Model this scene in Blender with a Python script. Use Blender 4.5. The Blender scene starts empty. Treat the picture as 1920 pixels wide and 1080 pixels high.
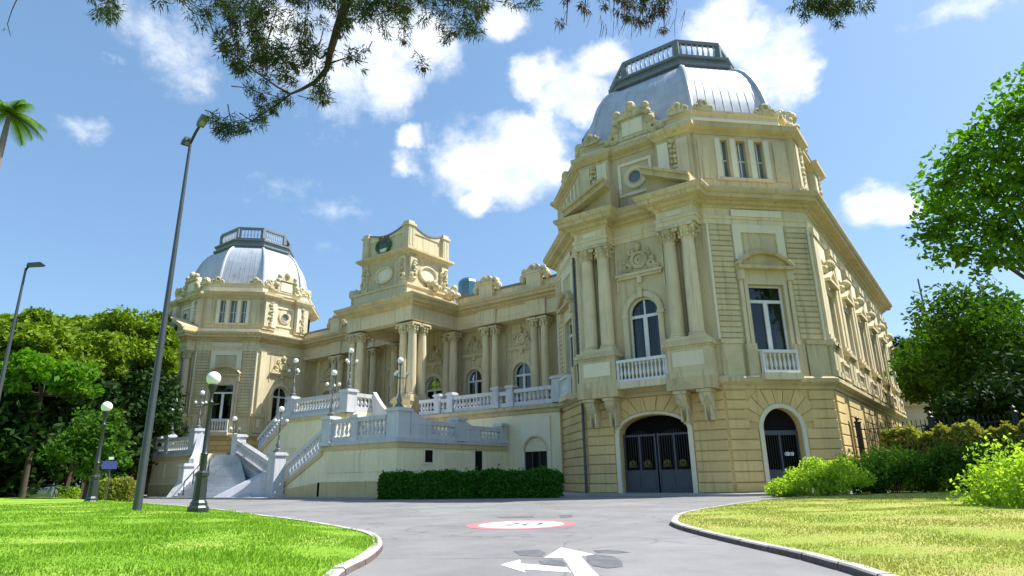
import bpy, math, random
import numpy as np
from mathutils import Vector, Matrix

# ------------------------------------------------------------------ camera, sky, sun, exposure
SC = bpy.context.scene
COL = SC.collection
CAM_H = 1.1
F_PX, PITCH, YAW, ROLL = 1178.22, 0.29250, 0.63490, 0.01834
cy_, sy_, cp_, sp_ = math.cos(YAW), math.sin(YAW), math.cos(PITCH), math.sin(PITCH)
r0 = Vector((cy_, sy_, 0)); fw = Vector((-sy_*cp_, cy_*cp_, sp_)); u0 = Vector((sy_*sp_, -cy_*sp_, cp_))
cr, sr = math.cos(ROLL), math.sin(ROLL)
rv = r0*cr - u0*sr; uv = r0*sr + u0*cr
cam_d = bpy.data.cameras.new('camera'); cam = bpy.data.objects.new('camera', cam_d); COL.objects.link(cam)
m = Matrix.Identity(4)
for i in range(3):
    m[i][0] = rv[i]; m[i][1] = uv[i]; m[i][2] = -fw[i]
m[2][3] = CAM_H
cam.matrix_world = m
cam_d.lens = 36*F_PX/1920; cam_d.sensor_width = 36; cam_d.clip_end = 3000; cam_d.clip_start = 0.05
SC.camera = cam

SUN = Vector((0.385, 0.41, 0.826)).normalized()
sun_d = bpy.data.lights.new('sun', 'SUN'); sun_d.energy = 4.6; sun_d.angle = math.radians(0.53); sun_d.color = (1.0, 0.972, 0.93)
sun = bpy.data.objects.new('sun', sun_d); COL.objects.link(sun)
sun.rotation_euler = SUN.to_track_quat('Z', 'Y').to_euler(); sun.location = (20, 40, 80)

SC.view_settings.view_transform = 'Standard'; SC.view_settings.look = 'None'
SC.view_settings.gamma = 1.0; SC.view_settings.use_curve_mapping = False
SC.view_settings.exposure = 0.85
SC.render.engine = 'CYCLES'
SC.cycles.use_denoising = True
SC.cycles.max_bounces = 6; SC.cycles.diffuse_bounces = 4; SC.cycles.glossy_bounces = 3; SC.cycles.transmission_bounces = 4
SC.cycles.transparent_max_bounces = 8; SC.cycles.caustics_reflective = False; SC.cycles.caustics_refractive = False

def ray(px, py):
    X = px-960; Y = 540-py
    X, Y = cr*X+sr*Y, -sr*X+cr*Y
    return (r0*X + fw*F_PX + u0*Y).normalized()
CAMP = Vector((0, 0, CAM_H))
def gz(px, py, z=0.0):
    r = ray(px, py); return CAMP + r*((z-CAM_H)/r.z)
def dist(px, py, d): return CAMP + ray(px, py)*d

world = bpy.data.worlds.new('World'); SC.world = world; world.use_nodes = True
def build_world():
    nt = world.node_tree; nt.nodes.clear(); N = nt.nodes; L = nt.links
    out = N.new('ShaderNodeOutputWorld'); bg = N.new('ShaderNodeBackground'); L.new(bg.outputs[0], out.inputs[0])
    bg.inputs['Strength'].default_value = 0.112
    sky = N.new('ShaderNodeTexSky'); sky.sky_type = 'NISHITA'; sky.sun_disc = False
    sky.sun_elevation = math.asin(SUN.z); sky.sun_rotation = math.atan2(SUN.x, SUN.y)
    sky.air_density = 1.0; sky.dust_density = 1.2; sky.ozone_density = 1.6; sky.altitude = 20
    tc = N.new('ShaderNodeTexCoord')
    def noise(scale, detail, rough, w=0.0):
        n = N.new('ShaderNodeTexNoise'); n.inputs['Scale'].default_value = scale; n.inputs['Detail'].default_value = detail
        n.inputs['Roughness'].default_value = rough; mp = N.new('ShaderNodeMapping'); mp.inputs['Location'].default_value = (w, w*.7, -w)
        mp.inputs['Scale'].default_value = (1, 1, 1.25)
        L.new(tc.outputs['Generated'], mp.inputs[0]); L.new(mp.outputs[0], n.inputs['Vector']); return n
    def math_(op, a, b=None, clamp=False):
        n = N.new('ShaderNodeMath'); n.operation = op; n.use_clamp = clamp
        for i, v in enumerate((a, b)):
            if v is None: continue
            if isinstance(v, (int, float)): n.inputs[i].default_value = v
            else: L.new(v, n.inputs[i])
        return n.outputs[0]
    warp = noise(7.0, 6, 0.6, 3.1)
    wv = N.new('ShaderNodeVectorMath'); wv.operation = 'MULTIPLY_ADD'
    L.new(warp.outputs['Color'], wv.inputs[0]); wv.inputs[1].default_value = (0.11, 0.11, 0.11)
    sub = N.new('ShaderNodeVectorMath'); sub.operation = 'SUBTRACT'; L.new(tc.outputs['Generated'], sub.inputs[0]); sub.inputs[1].default_value = (0.055, 0.055, 0.055)
    L.new(sub.outputs[0], wv.inputs[2])
    P = wv.outputs[0]
    # fair-weather cumulus: position in the sky (as the photograph shows them), half width, half height, strength
    blobs = [(ray(930, 310), .110, .072, 1.1), (ray(890, 375), .050, .036, 1), (ray(985, 290), .085, .062, 1.1), (ray(880, 300), .07, .05, 1), (ray(770, 265), .028, .022, .8), (ray(755, 310), .034, .024, .6),
             (ray(1060, 165), .080, .050, 1), (ray(985, 150), .045, .032, 1), (ray(1130, 115), .050, .036, 1), (ray(1090, 205), .040, .03, .9), (ray(1025, 225), .022, .02, .8),
             (ray(1455, 115), .062, .060, 1), (ray(1345, 35), .060, .050, 1), (ray(1500, 160), .035, .030, .9), (ray(1405, 75), .05, .045, 1),
             (ray(1650, 375), .052, .030, 1), (ray(1690, 385), .035, .024, 1), (ray(620, 130), .110, .070, .7), (ray(730, 160), .062, .055, 1), (ray(560, 70), .110, .06, .6), (ray(790, 90), .06, .06, .9), (ray(700, 70), .09, .06, .9),
             (ray(350, 95), .080, .070, .36), (ray(290, 40), .09, .06, .36), (ray(950, 25), .045, .035, .9), (ray(1830, 18), .070, .022, .7), (ray(600, 390), .09, .05, .22), (ray(140, 245), .07, .014, .30), (ray(215, 120), .025, .010, .35)]
    rnd = random.Random(5)
    for k in range(14):   # and on round the rest of the sky
        az = YAW + math.radians(55 + k*18 + rnd.uniform(-6, 6)); el = math.radians(rnd.uniform(12, 48))
        blobs.append((Vector((-math.sin(az)*math.cos(el), math.cos(az)*math.cos(el), math.sin(el))), rnd.uniform(.06, .14), rnd.uniform(.035, .07), rnd.uniform(.6, 1)))
    acc = None
    for d, rx, ry, s in blobs:
        a = N.new('ShaderNodeVectorMath'); a.operation = 'SUBTRACT'; L.new(P, a.inputs[0]); a.inputs[1].default_value = d
        b = N.new('ShaderNodeVectorMath'); b.operation = 'MULTIPLY'; L.new(a.outputs[0], b.inputs[0]); b.inputs[1].default_value = (1/rx, 1/rx, 1/ry)
        c = N.new('ShaderNodeVectorMath'); c.operation = 'LENGTH'; L.new(b.outputs[0], c.inputs[0])
        v = math_('MULTIPLY', math_('SUBTRACT', 1.12, c.outputs['Value']), s)
        acc = v if acc is None else math_('MAXIMUM', acc, v)
    fb = noise(16.0, 8, 0.62, 1.7)
    dens = math_('ADD', acc, math_('MULTIPLY', math_('SUBTRACT', fb.outputs['Fac'], 0.5), 1.1))
    mr = N.new('ShaderNodeMapRange'); mr.interpolation_type = 'SMOOTHSTEP'; mr.inputs['From Min'].default_value = 0.05; mr.inputs['From Max'].default_value = 0.66
    L.new(dens, mr.inputs['Value'])
    shade = noise(22.0, 5, 0.6, 9.2)
    cr_ = N.new('ShaderNodeMapRange'); cr_.inputs['From Min'].default_value = 0.35; cr_.inputs['From Max'].default_value = 0.7; L.new(shade.outputs['Fac'], cr_.inputs['Value'])
    ccol = N.new('ShaderNodeMix'); ccol.data_type = 'RGBA'; L.new(cr_.outputs[0], ccol.inputs['Factor'])
    ccol.inputs[6].default_value = (4.3, 4.9, 5.9, 1); ccol.inputs[7].default_value = (6.3, 6.35, 6.4, 1)
    mix = N.new('ShaderNodeMix'); mix.data_type = 'RGBA'; L.new(mr.outputs[0], mix.inputs['Factor'])
    # thin high haze of a bright tropical noon lightens the blue everywhere
    hz = N.new('ShaderNodeMix'); hz.data_type = 'RGBA'; hz.inputs['Factor'].default_value = 0.25
    L.new(sky.outputs[0], hz.inputs[6]); hz.inputs[7].default_value = (2.2, 4.3, 6.2, 1)
    tn = N.new('ShaderNodeMix'); tn.data_type = 'RGBA'; tn.blend_type = 'MULTIPLY'; tn.inputs['Factor'].default_value = 1.0; tn.inputs[7].default_value = (.82, .865, .93, 1)
    L.new(hz.outputs[2], tn.inputs[6])
    L.new(tn.outputs[2], mix.inputs[6]); L.new(ccol.outputs[2], mix.inputs[7])
    L.new(mix.outputs[2], bg.inputs['Color'])
build_world()

# ------------------------------------------------------------------ helpers
def tag(o, label=None, cat=None, group=None, kind=None):
    if label: o['label'] = label
    if cat: o['category'] = cat
    if group: o['group'] = group
    if kind: o['kind'] = kind
    return o
def empty(name, loc=(0, 0, 0), rz=0.0, label=None, cat=None, group=None, kind=None):
    o = bpy.data.objects.new(name, None); COL.objects.link(o); o.location = loc; o.rotation_euler = (0, 0, rz); o.empty_display_size = .3
    return tag(o, label, cat, group, kind)
def link(name, me, parent=None, loc=(0, 0, 0), rz=0.0):
    o = bpy.data.objects.new(name, me); COL.objects.link(o); o.location = loc; o.rotation_euler = (0, 0, rz)
    if parent is not None: o.parent = parent
    return o
def copy_tree(o, parent=None):
    c = o.copy(); COL.objects.link(c); c.parent = parent
    for ch in list(o.children): copy_tree(ch, c)
    return c

class Frame:
    """a wall plane seen from outside: u runs to the right, d outwards, z up"""
    def __init__(s, ox, oy, ux, uy):
        l = math.hypot(ux, uy); s.o = (ox, oy); s.u = (ux/l, uy/l); s.n = (uy/l, -ux/l)
    def p(s, u, d, z): return (s.o[0]+s.u[0]*u+s.n[0]*d, s.o[1]+s.u[1]*u+s.n[1]*d, z)
    def rz(s): return math.atan2(s.u[1], s.u[0])

class MB:
    def __init__(s): s.v = []; s.f = []
    def add(s, vs, fs):
        k = len(s.v); s.v += vs; s.f += [tuple(i+k for i in f) for f in fs]; return s
    def box(s, x0, x1, y0, y1, z0, z1): return s.fbox(Frame(0, 0, 1, 0), x0, x1, -y1, -y0, z0, z1)
    def fbox(s, F, u0, u1, d0, d1, z0, z1):
        P = F.p
        return s.add([P(u0, d1, z0), P(u1, d1, z0), P(u1, d1, z1), P(u0, d1, z1), P(u0, d0, z0), P(u1, d0, z0), P(u1, d0, z1), P(u0, d0, z1)],
                     [(0, 1, 2, 3), (1, 5, 6, 2), (5, 4, 7, 6), (4, 0, 3, 7), (3, 2, 6, 7), (4, 5, 1, 0)])
    def block(s, F, u0, u1, d0, d1, z0, z1, ch=0.035):
        """a dressed stone with a chamfered face"""
        P = F.p
        vs = [P(u0, d0, z0), P(u1, d0, z0), P(u1, d0, z1), P(u0, d0, z1), P(u0, d1-ch, z0), P(u1, d1-ch, z0), P(u1, d1-ch, z1), P(u0, d1-ch, z1),
              P(u0+ch, d1, z0+ch), P(u1-ch, d1, z0+ch), P(u1-ch, d1, z1-ch), P(u0+ch, d1, z1-ch)]
        return s.add(vs, [(0, 4, 7, 3), (1, 2, 6, 5), (0, 1, 5, 4), (3, 7, 6, 2), (4, 5, 9, 8), (5, 6, 10, 9), (6, 7, 11, 10), (7, 4, 8, 11), (8, 9, 10, 11)])
    def fprism(s, F, poly, d0, d1):
        n = len(poly); vs = [F.p(u, d1, z) for u, z in poly]+[F.p(u, d0, z) for u, z in poly]
        fs = [tuple(range(n)), tuple(range(2*n-1, n-1, -1))]+[(i, i+n, (i+1) % n+n, (i+1) % n) for i in range(n)]
        return s.add(vs, fs)
    def prism(s, poly, z0, z1):
        n = len(poly); vs = [(x, y, z0) for x, y in poly]+[(x, y, z1) for x, y in poly]
        return s.add(vs, [tuple(range(n-1, -1, -1)), tuple(range(n, 2*n))]+[(i, (i+1) % n, (i+1) % n+n, i+n) for i in range(n)])
    def loft(s, rings, cap0=True, cap1=True, closed=True):
        n = len(rings[0]); vs = [p for r in rings for p in r]; fs = []
        for k in range(len(rings)-1):
            for i in range(n if closed else n-1):
                j = (i+1) % n; fs.append((k*n+i, k*n+j, (k+1)*n+j, (k+1)*n+i))
        if cap0: fs.append(tuple(range(n-1, -1, -1)))
        if cap1: fs.append(tuple(range((len(rings)-1)*n, len(rings)*n)))
        return s.add(vs, fs)
    def lathe(s, c, prof, n=16):
        return s.loft([[(c[0]+r*math.cos(2*math.pi*i/n), c[1]+r*math.sin(2*math.pi*i/n), c[2]+z) for i in range(n)] for r, z in prof])
    def sphere(s, c, r, n=10, k=7, sx=1, sy=1, sz=1):
        rings = []
        for j in range(k):
            t = -math.pi/2+math.pi*(j+.25)/(k-.5)
            rings.append([(c[0]+sx*r*math.cos(t)*math.cos(2*math.pi*i/n), c[1]+sy*r*math.cos(t)*math.sin(2*math.pi*i/n), c[2]+sz*r*math.sin(t)) for i in range(n)])
        return s.loft(rings)
    def tube(s, pts, rad, n=8):
        pts = [Vector(p) for p in pts]; rings = []
        ref = Vector((0.3, 0.2, 1)).normalized()
        for i, p in enumerate(pts):
            t = (pts[min(i+1, len(pts)-1)]-pts[max(i-1, 0)]).normalized()
            a = t.cross(ref)
            if a.length < .05: a = t.cross(Vector((1, 0, 0)))
            a.normalize(); b = t.cross(a); r = rad[i] if isinstance(rad, (list, tuple)) else rad
            rings.append([tuple(p+a*(r*math.cos(2*math.pi*k/n))+b*(r*math.sin(2*math.pi*k/n))) for k in range(n)])
        return s.loft(rings)
    def fring(s, F, cu, cz, r0_, r1_, d0, d1, a0=0.0, a1=2*math.pi, n=24, sz=1.0):
        """a moulded ring or arch lying on the wall plane"""
        secs = []
        full = abs(a1-a0-2*math.pi) < 1e-6
        cnt = n if full else n+1
        for i in range(cnt):
            a = a0+(a1-a0)*i/n; ca, sa = math.cos(a), math.sin(a)*sz
            rm = (r0_+r1_)/2
            secs.append([F.p(cu+r0_*ca, d0, cz+r0_*sa), F.p(cu+r0_*ca, d1*.8, cz+r0_*sa), F.p(cu+rm*ca, d1, cz+rm*sa), F.p(cu+r1_*ca, d1*.7, cz+r1_*sa), F.p(cu+r1_*ca, d0, cz+r1_*sa)])
        if full: secs.append(secs[0])
        return s.loft(secs, cap0=not full, cap1=not full)
    def build(s, name, mat, parent=None, smooth=False, loc=(0, 0, 0), rz=0.0):
        me = bpy.data.meshes.new(name); me.from_pydata(s.v, [], s.f); me.materials.append(mat)
        if smooth:
            me.polygons.foreach_set('use_smooth', [True]*len(me.polygons))
            try: me.set_sharp_from_angle(angle=math.radians(40))
            except Exception: pass
        me.update()
        return link(name, me, parent, loc, rz)

def offset_poly(poly, o):
    """mitred outward offset of a convex polygon given counter-clockwise from above"""
    n = len(poly); out = []
    for i in range(n):
        a, b, c = poly[i-1], poly[i], poly[(i+1) % n]
        d1 = np.array(b)-np.array(a); d2 = np.array(c)-np.array(b); d1 = d1/np.linalg.norm(d1); d2 = d2/np.linalg.norm(d2)
        n1 = np.array((d1[1], -d1[0])); n2 = np.array((d2[1], -d2[0]))
        k = n1+n2; k = k/(1+n1@n2)
        out.append((b[0]+o*k[0], b[1]+o*k[1]))
    return out
def band(mb, poly, prof):
    """a moulding (offset, z) run round a convex plan"""
    return mb.loft([[(x, y, z) for x, y in offset_poly(poly, o)] for o, z in prof])
def frect(F, u0, u1, d0, d1):
    return [F.p(u0, d1, 0)[:2], F.p(u1, d1, 0)[:2], F.p(u1, d0, 0)[:2], F.p(u0, d0, 0)[:2]]

# ------------------------------------------------------------------ materials
def pbsdf(name):
    mt = bpy.data.materials.new(name); mt.use_nodes = True
    return mt, mt.node_tree.nodes, mt.node_tree.links, mt.node_tree.nodes['Principled BSDF']
def lin(c): return tuple(((x/255+.055)/1.055)**2.4 if x/255 > .04045 else x/255/12.92 for x in c)
def stone(name, base, dirt, rough=0.85, amt=0.5, streak=0.35, bump=0.12, scale=1.0, spec=0.25):
    mt, N, L, P = pbsdf(name)
    P.inputs['Roughness'].default_value = rough; P.inputs['Specular IOR Level'].default_value = spec
    geo = N.new('ShaderNodeNewGeometry')
    n1 = N.new('ShaderNodeTexNoise'); n1.inputs['Scale'].default_value = 0.55*scale; n1.inputs['Detail'].default_value = 8; n1.inputs['Roughness'].default_value = .65
    L.new(geo.outputs['Position'], n1.inputs['Vector'])
    mp = N.new('ShaderNodeMapping'); mp.inputs['Scale'].default_value = (4.2*scale, 4.2*scale, 0.24*scale); L.new(geo.outputs['Position'], mp.inputs[0])
    n2 = N.new('ShaderNodeTexNoise'); n2.inputs['Scale'].default_value = 1.0; n2.inputs['Detail'].default_value = 6; n2.inputs['Roughness'].default_value = .6
    L.new(mp.outputs[0], n2.inputs['Vector'])
    r1 = N.new('ShaderNodeMapRange'); r1.inputs['From Min'].default_value = .45; r1.inputs['From Max'].default_value = .75; r1.inputs['To Max'].default_value = amt; L.new(n1.outputs['Fac'], r1.inputs['Value'])
    r2 = N.new('ShaderNodeMapRange'); r2.inputs['From Min'].default_value = .50; r2.inputs['From Max'].default_value = .68; r2.inputs['To Max'].default_value = streak; L.new(n2.outputs['Fac'], r2.inputs['Value'])
    mx = N.new('ShaderNodeMath'); mx.operation = 'MAXIMUM'; L.new(r1.outputs[0], mx.inputs[0]); L.new(r2.outputs[0], mx.inputs[1])
    n3 = N.new('ShaderNodeTexNoise'); n3.inputs['Scale'].default_value = 14*scale; n3.inputs['Detail'].default_value = 5; L.new(geo.outputs['Position'], n3.inputs['Vector'])
    c = N.new('ShaderNodeMix'); c.data_type = 'RGBA'; c.inputs[6].default_value = (*base, 1); c.inputs[7].default_value = (*dirt, 1); L.new(mx.outputs[0], c.inputs['Factor'])
    # each stone or panel a little different
    oi = N.new('ShaderNodeObjectInfo'); hv = N.new('ShaderNodeHueSaturation'); L.new(c.outputs[2], hv.inputs['Color'])
    rr = N.new('ShaderNodeMapRange'); rr.inputs['To Min'].default_value = .93; rr.inputs['To Max'].default_value = 1.06; L.new(oi.outputs['Random'], rr.inputs['Value']); L.new(rr.outputs[0], hv.inputs['Value'])
    L.new(hv.outputs[0], P.inputs['Base Color'])
    bp = N.new('ShaderNodeBump'); bp.inputs['Strength'].default_value = bump; bp.inputs['Distance'].default_value = .03; L.new(n3.outputs['Fac'], bp.inputs['Height']); L.new(bp.outputs[0], P.inputs['Normal'])
    return mt
def plain(name, base, rough=0.5, metal=0.0, spec=0.5, var=0.12, scale=6.0, bump=0.0):
    mt, N, L, P = pbsdf(name)
    P.inputs['Roughness'].default_value = rough; P.inputs['Metallic'].default_value = metal; P.inputs['Specular IOR Level'].default_value = spec
    geo = N.new('ShaderNodeNewGeometry'); n = N.new('ShaderNodeTexNoise'); n.inputs['Scale'].default_value = scale; n.inputs['Detail'].default_value = 6
    L.new(geo.outputs['Position'], n.inputs['Vector'])
    c = N.new('ShaderNodeMix'); c.data_type = 'RGBA'; c.inputs[6].default_value = (*[x*(1-var) for x in base], 1); c.inputs[7].default_value = (*[min(1, x*(1+var)) for x in base], 1)
    L.new(n.outputs['Fac'], c.inputs['Factor']); L.new(c.outputs[2], P.inputs['Base Color'])
    if bump:
        b = N.new('ShaderNodeBump'); b.inputs['Strength'].default_value = bump; b.inputs['Distance'].default_value = .02; L.new(n.outputs['Fac'], b.inputs['Height']); L.new(b.outputs[0], P.inputs['Normal'])
    return mt
def leafmat(name, dark, light, trans=0.35, rough=0.7, tip=None):
    mt = bpy.data.materials.new(name); mt.use_nodes = True; N = mt.node_tree.nodes; L = mt.node_tree.links; N.clear()
    out = N.new('ShaderNodeOutputMaterial'); geo = N.new('ShaderNodeNewGeometry')
    ramp = N.new('ShaderNodeValToRGB'); e = ramp.color_ramp.elements; e[0].color = (*dark, 1); e[1].color = (*light, 1)
    if tip: x = ramp.color_ramp.elements.new(.93); x.color = (*light, 1); e[-1].color = (*tip, 1)
    n = N.new('ShaderNodeTexNoise'); n.inputs['Scale'].default_value = .7; n.inputs['Detail'].default_value = 3; L.new(geo.outputs['Position'], n.inputs['Vector'])
    a = N.new('ShaderNodeMath'); a.operation = 'MULTIPLY_ADD'; a.inputs[1].default_value = .55; L.new(geo.outputs['Random Per Island'], a.inputs[0])
    b = N.new('ShaderNodeMath'); b.operation = 'MULTIPLY'; b.inputs[1].default_value = .5; L.new(n.outputs['Fac'], b.inputs[0]); L.new(b.outputs[0], a.inputs[2])
    L.new(a.outputs[0], ramp.inputs['Fac'])
    p = N.new('ShaderNodeBsdfPrincipled'); p.inputs['Roughness'].default_value = rough; p.inputs['Specular IOR Level'].default_value = .12; L.new(ramp.outputs[0], p.inputs['Base Color'])
    t = N.new('ShaderNodeBsdfTranslucent'); hs = N.new('ShaderNodeHueSaturation'); hs.inputs['Value'].default_value = 1.5; hs.inputs['Saturation'].default_value = 1.1; L.new(ramp.outputs[0], hs.inputs['Color']); L.new(hs.outputs[0], t.inputs['Color'])
    mx = N.new('ShaderNodeMixShader'); mx.inputs[0].default_value = trans; L.new(p.outputs[0], mx.inputs[1]); L.new(t.outputs[0], mx.inputs[2]); L.new(mx.outputs[0], out.inputs[0])
    return mt

M = {}
M['wall'] = stone('cream_plaster', (.625, .54, .335), (.34, .28, .17), amt=.6, streak=.7)
M['ground_wall'] = stone('ochre_stone', (.71, .53, .24), (.45, .33, .15), amt=.6, streak=.6)
M['trim'] = stone('cream_moulding', (.70, .605, .40), (.36, .295, .18), amt=.5, streak=.5)
M['cornice'] = stone('cornice_stone', (.61, .50, .285), (.23, .18, .11), amt=.6, streak=.5)
M['panel'] = stone('pale_panel_plaster', (.77, .71, .53), (.54, .48, .34), amt=.4, streak=.3)
M['ornament'] = stone('carved_ornament_stone', (.66, .575, .36), (.23, .19, .11), amt=.75, streak=.6, scale=2.0, bump=.3)
M['marble'] = stone('white_marble', (.60, .61, .635), (.30, .31, .33), rough=.55, amt=.45, streak=.45, spec=.4)
M['dado'] = stone('ochre_plinth_plaster', (.66, .53, .28), (.40, .31, .16), amt=.5, streak=.4)
M['terrace'] = stone('pale_terrace_plaster', (.86, .78, .52), (.58, .51, .34), amt=.5, streak=.5)
M['zinc'] = plain('zinc_roof', (.46, .485, .53), .5, .15, .5, .32, 1.1, .25)
M['zinc_dark'] = plain('weathered_zinc', (.17, .20, .21), .6, .1, .5, .3, 3.0, .1)
M['white'] = plain('white_paint', (.70, .71, .71), .5, 0, .4, .10)
M['glass'] = plain('window_glass', (.012, .015, .014), .05, 0, .22, .5, .8, .12)
M['glass_dim'] = plain('attic_glass', (.14, .17, .20), .15, 0, .6, .3, 3.0)
M['iron'] = plain('grey_painted_iron', (.072, .08, .095), .5, .2, .5, .15)
M['black_iron'] = plain('black_iron', (.018, .022, .022), .45, .4, .5, .2)
M['gold'] = plain('dull_gilding', (.20, .17, .08), .45, .3, .5, .2)
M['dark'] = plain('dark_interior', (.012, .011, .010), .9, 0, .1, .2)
M['bark'] = stone('bark', (.10, .075, .05), (.05, .04, .03), amt=.7, streak=.7, bump=.6, scale=3)
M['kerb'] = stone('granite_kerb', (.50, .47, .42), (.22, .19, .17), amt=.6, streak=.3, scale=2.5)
M['kerb_side'] = stone('shaded_kerb_face', (.16, .12, .11), (.06, .045, .045), amt=.8, streak=.6, scale=3)  # shade on the upright kerb faces is put into this dark colour
M['pavement'] = stone('pavement_stone', (.33, .32, .30), (.22, .21, .2), amt=.6, streak=.2, scale=2)
M['lamp_pole'] = plain('galvanised_pole', (.085, .095, .10), .35, .4, .5, .2, 2)
M['lamp_iron'] = plain('dark_green_cast_iron', (.045, .055, .05), .4, .4, .5, .25)
M['cand_iron'] = plain('weathered_grey_iron', (.17, .18, .18), .5, .3, .5, .2)
M['globe'] = plain('opal_globe_glass', (.86, .86, .82), .25, 0, .5, .03)
def window_glass():
    mt = bpy.data.materials.new('clear_window_glass'); mt.use_nodes = True; N = mt.node_tree.nodes; L = mt.node_tree.links; N.clear()
    out = N.new('ShaderNodeOutputMaterial'); tr = N.new('ShaderNodeBsdfTransparent'); tr.inputs[0].default_value = (.62, .68, .66, 1); gl = N.new('ShaderNodeBsdfGlossy'); gl.inputs['Roughness'].default_value = .03
    geo = N.new('ShaderNodeNewGeometry'); n = N.new('ShaderNodeTexNoise'); n.inputs['Scale'].default_value = 1.6; L.new(geo.outputs['Position'], n.inputs['Vector'])
    b = N.new('ShaderNodeBump'); b.inputs['Strength'].default_value = .15; b.inputs['Distance'].default_value = .05; L.new(n.outputs['Fac'], b.inputs['Height']); L.new(b.outputs[0], gl.inputs['Normal'])
    fr = N.new('ShaderNodeFresnel'); fr.inputs['IOR'].default_value = 1.5; mx = N.new('ShaderNodeMixShader'); L.new(fr.outputs[0], mx.inputs[0]); L.new(tr.outputs[0], mx.inputs[1]); L.new(gl.outputs[0], mx.inputs[2]); L.new(mx.outputs[0], out.inputs[0]); return mt
M['clear_glass'] = window_glass()
M['drape'] = stone('pale_drape', (.34, .32, .24), (.12, .12, .09), amt=.8, streak=.8, scale=2)
def asphalt():
    mt, N, L, P = pbsdf('sunlit_asphalt'); geo = N.new('ShaderNodeNewGeometry')
    P.inputs['Roughness'].default_value = .8
    a = N.new('ShaderNodeTexNoise'); a.inputs['Scale'].default_value = .35; a.inputs['Detail'].default_value = 9; a.inputs['Roughness'].default_value = .7
    b = N.new('ShaderNodeTexNoise'); b.inputs['Scale'].default_value = 45; b.inputs['Detail'].default_value = 4
    L.new(geo.outputs['Position'], a.inputs['Vector']); L.new(geo.outputs['Position'], b.inputs['Vector'])
    ad = N.new('ShaderNodeMath'); ad.operation = 'MULTIPLY_ADD'; ad.inputs[1].default_value = .45; L.new(b.outputs['Fac'], ad.inputs[0]); L.new(a.outputs['Fac'], ad.inputs[2])
    rp = N.new('ShaderNodeValToRGB'); rp.color_ramp.elements[0].position = .42; rp.color_ramp.elements[1].position = 1.0
    rp.color_ramp.elements[0].color = (.115, .11, .108, 1); rp.color_ramp.elements[1].color = (.285, .276, .267, 1); L.new(ad.outputs[0], rp.inputs['Fac'])
    # hairline cracks and mended seams
    v = N.new('ShaderNodeTexVoronoi'); v.feature = 'DISTANCE_TO_EDGE'; v.inputs['Scale'].default_value = .33
    wn = N.new('ShaderNodeTexNoise'); wn.inputs['Scale'].default_value = 1.3; wn.inputs['Detail'].default_value = 6; L.new(geo.outputs['Position'], wn.inputs['Vector'])
    va = N.new('ShaderNodeVectorMath'); va.operation = 'ADD'; L.new(geo.outputs['Position'], va.inputs[0]); L.new(wn.outputs['Color'], va.inputs[1]); L.new(va.outputs[0], v.inputs['Vector'])
    cm = N.new('ShaderNodeMapRange'); cm.inputs['From Min'].default_value = .004; cm.inputs['From Max'].default_value = .016; cm.inputs['To Min'].default_value = .72; cm.inputs['To Max'].default_value = 1; L.new(v.outputs['Distance'], cm.inputs['Value'])
    mu = N.new('ShaderNodeMix'); mu.data_type = 'RGBA'; mu.blend_type = 'MULTIPLY'; mu.inputs['Factor'].default_value = 1; L.new(rp.outputs[0], mu.inputs[6]); L.new(cm.outputs[0], mu.inputs[7])
    L.new(mu.outputs[2], P.inputs['Base Color'])
    bu = N.new('ShaderNodeBump'); bu.inputs['Strength'].default_value = .35; bu.inputs['Distance'].default_value = .01; L.new(b.outputs['Fac'], bu.inputs['Height']); L.new(bu.outputs[0], P.inputs['Normal'])
    return mt
M['asphalt'] = asphalt()
def turf(name, c0, c1, c2):
    mt, N, L, P = pbsdf(name); geo = N.new('ShaderNodeNewGeometry'); P.inputs['Roughness'].default_value = .9; P.inputs['Specular IOR Level'].default_value = .1
    a = N.new('ShaderNodeTexNoise'); a.inputs['Scale'].default_value = .45; a.inputs['Detail'].default_value = 7
    b = N.new('ShaderNodeTexNoise'); b.inputs['Scale'].default_value = 9; b.inputs['Detail'].default_value = 6; b.inputs['Roughness'].default_value = .75
    for n in (a, b): L.new(geo.outputs['Position'], n.inputs['Vector'])
    s = N.new('ShaderNodeMath'); s.operation = 'MULTIPLY_ADD'; s.inputs[1].default_value = .6; L.new(b.outputs['Fac'], s.inputs[0]); L.new(a.outputs['Fac'], s.inputs[2])
    rp = N.new('ShaderNodeValToRGB'); e = rp.color_ramp.elements; e[0].position = .5; e[0].color = (*c0, 1); e[1].position = 1.05; e[1].color = (*c2, 1); x = e.new(.78); x.color = (*c1, 1)
    L.new(s.outputs[0], rp.inputs['Fac']); L.new(rp.outputs[0], P.inputs['Base Color'])
    bu = N.new('ShaderNodeBump'); bu.inputs['Strength'].default_value = .8; bu.inputs['Distance'].default_value = .05; L.new(b.outputs['Fac'], bu.inputs['Height']); L.new(bu.outputs[0], P.inputs['Normal'])
    return mt
M['lawn_l'] = turf('green_turf', (.08, .18, .014), (.20, .36, .03), (.34, .43, .09))
M['lawn_r'] = turf('sunburnt_turf', (.20, .29, .04), (.33, .38, .075), (.46, .38, .15))
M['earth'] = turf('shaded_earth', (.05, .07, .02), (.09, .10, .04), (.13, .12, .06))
M['blade_l'] = leafmat('green_grass_blade', (.10, .24, .015), (.32, .48, .06), .3)
M['blade_r'] = leafmat('dry_grass_blade', (.20, .30, .04), (.47, .43, .14), .3)
M['leaf_dark'] = leafmat('dark_shaded_leaf', (.008, .024, .005), (.032, .075, .012), .12)  # very dark green; on the left trees it carries the shade under the crowns
M['leaf_mid'] = leafmat('mid_green_leaf', (.025, .075, .010), (.10, .21, .02), .3)
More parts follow.
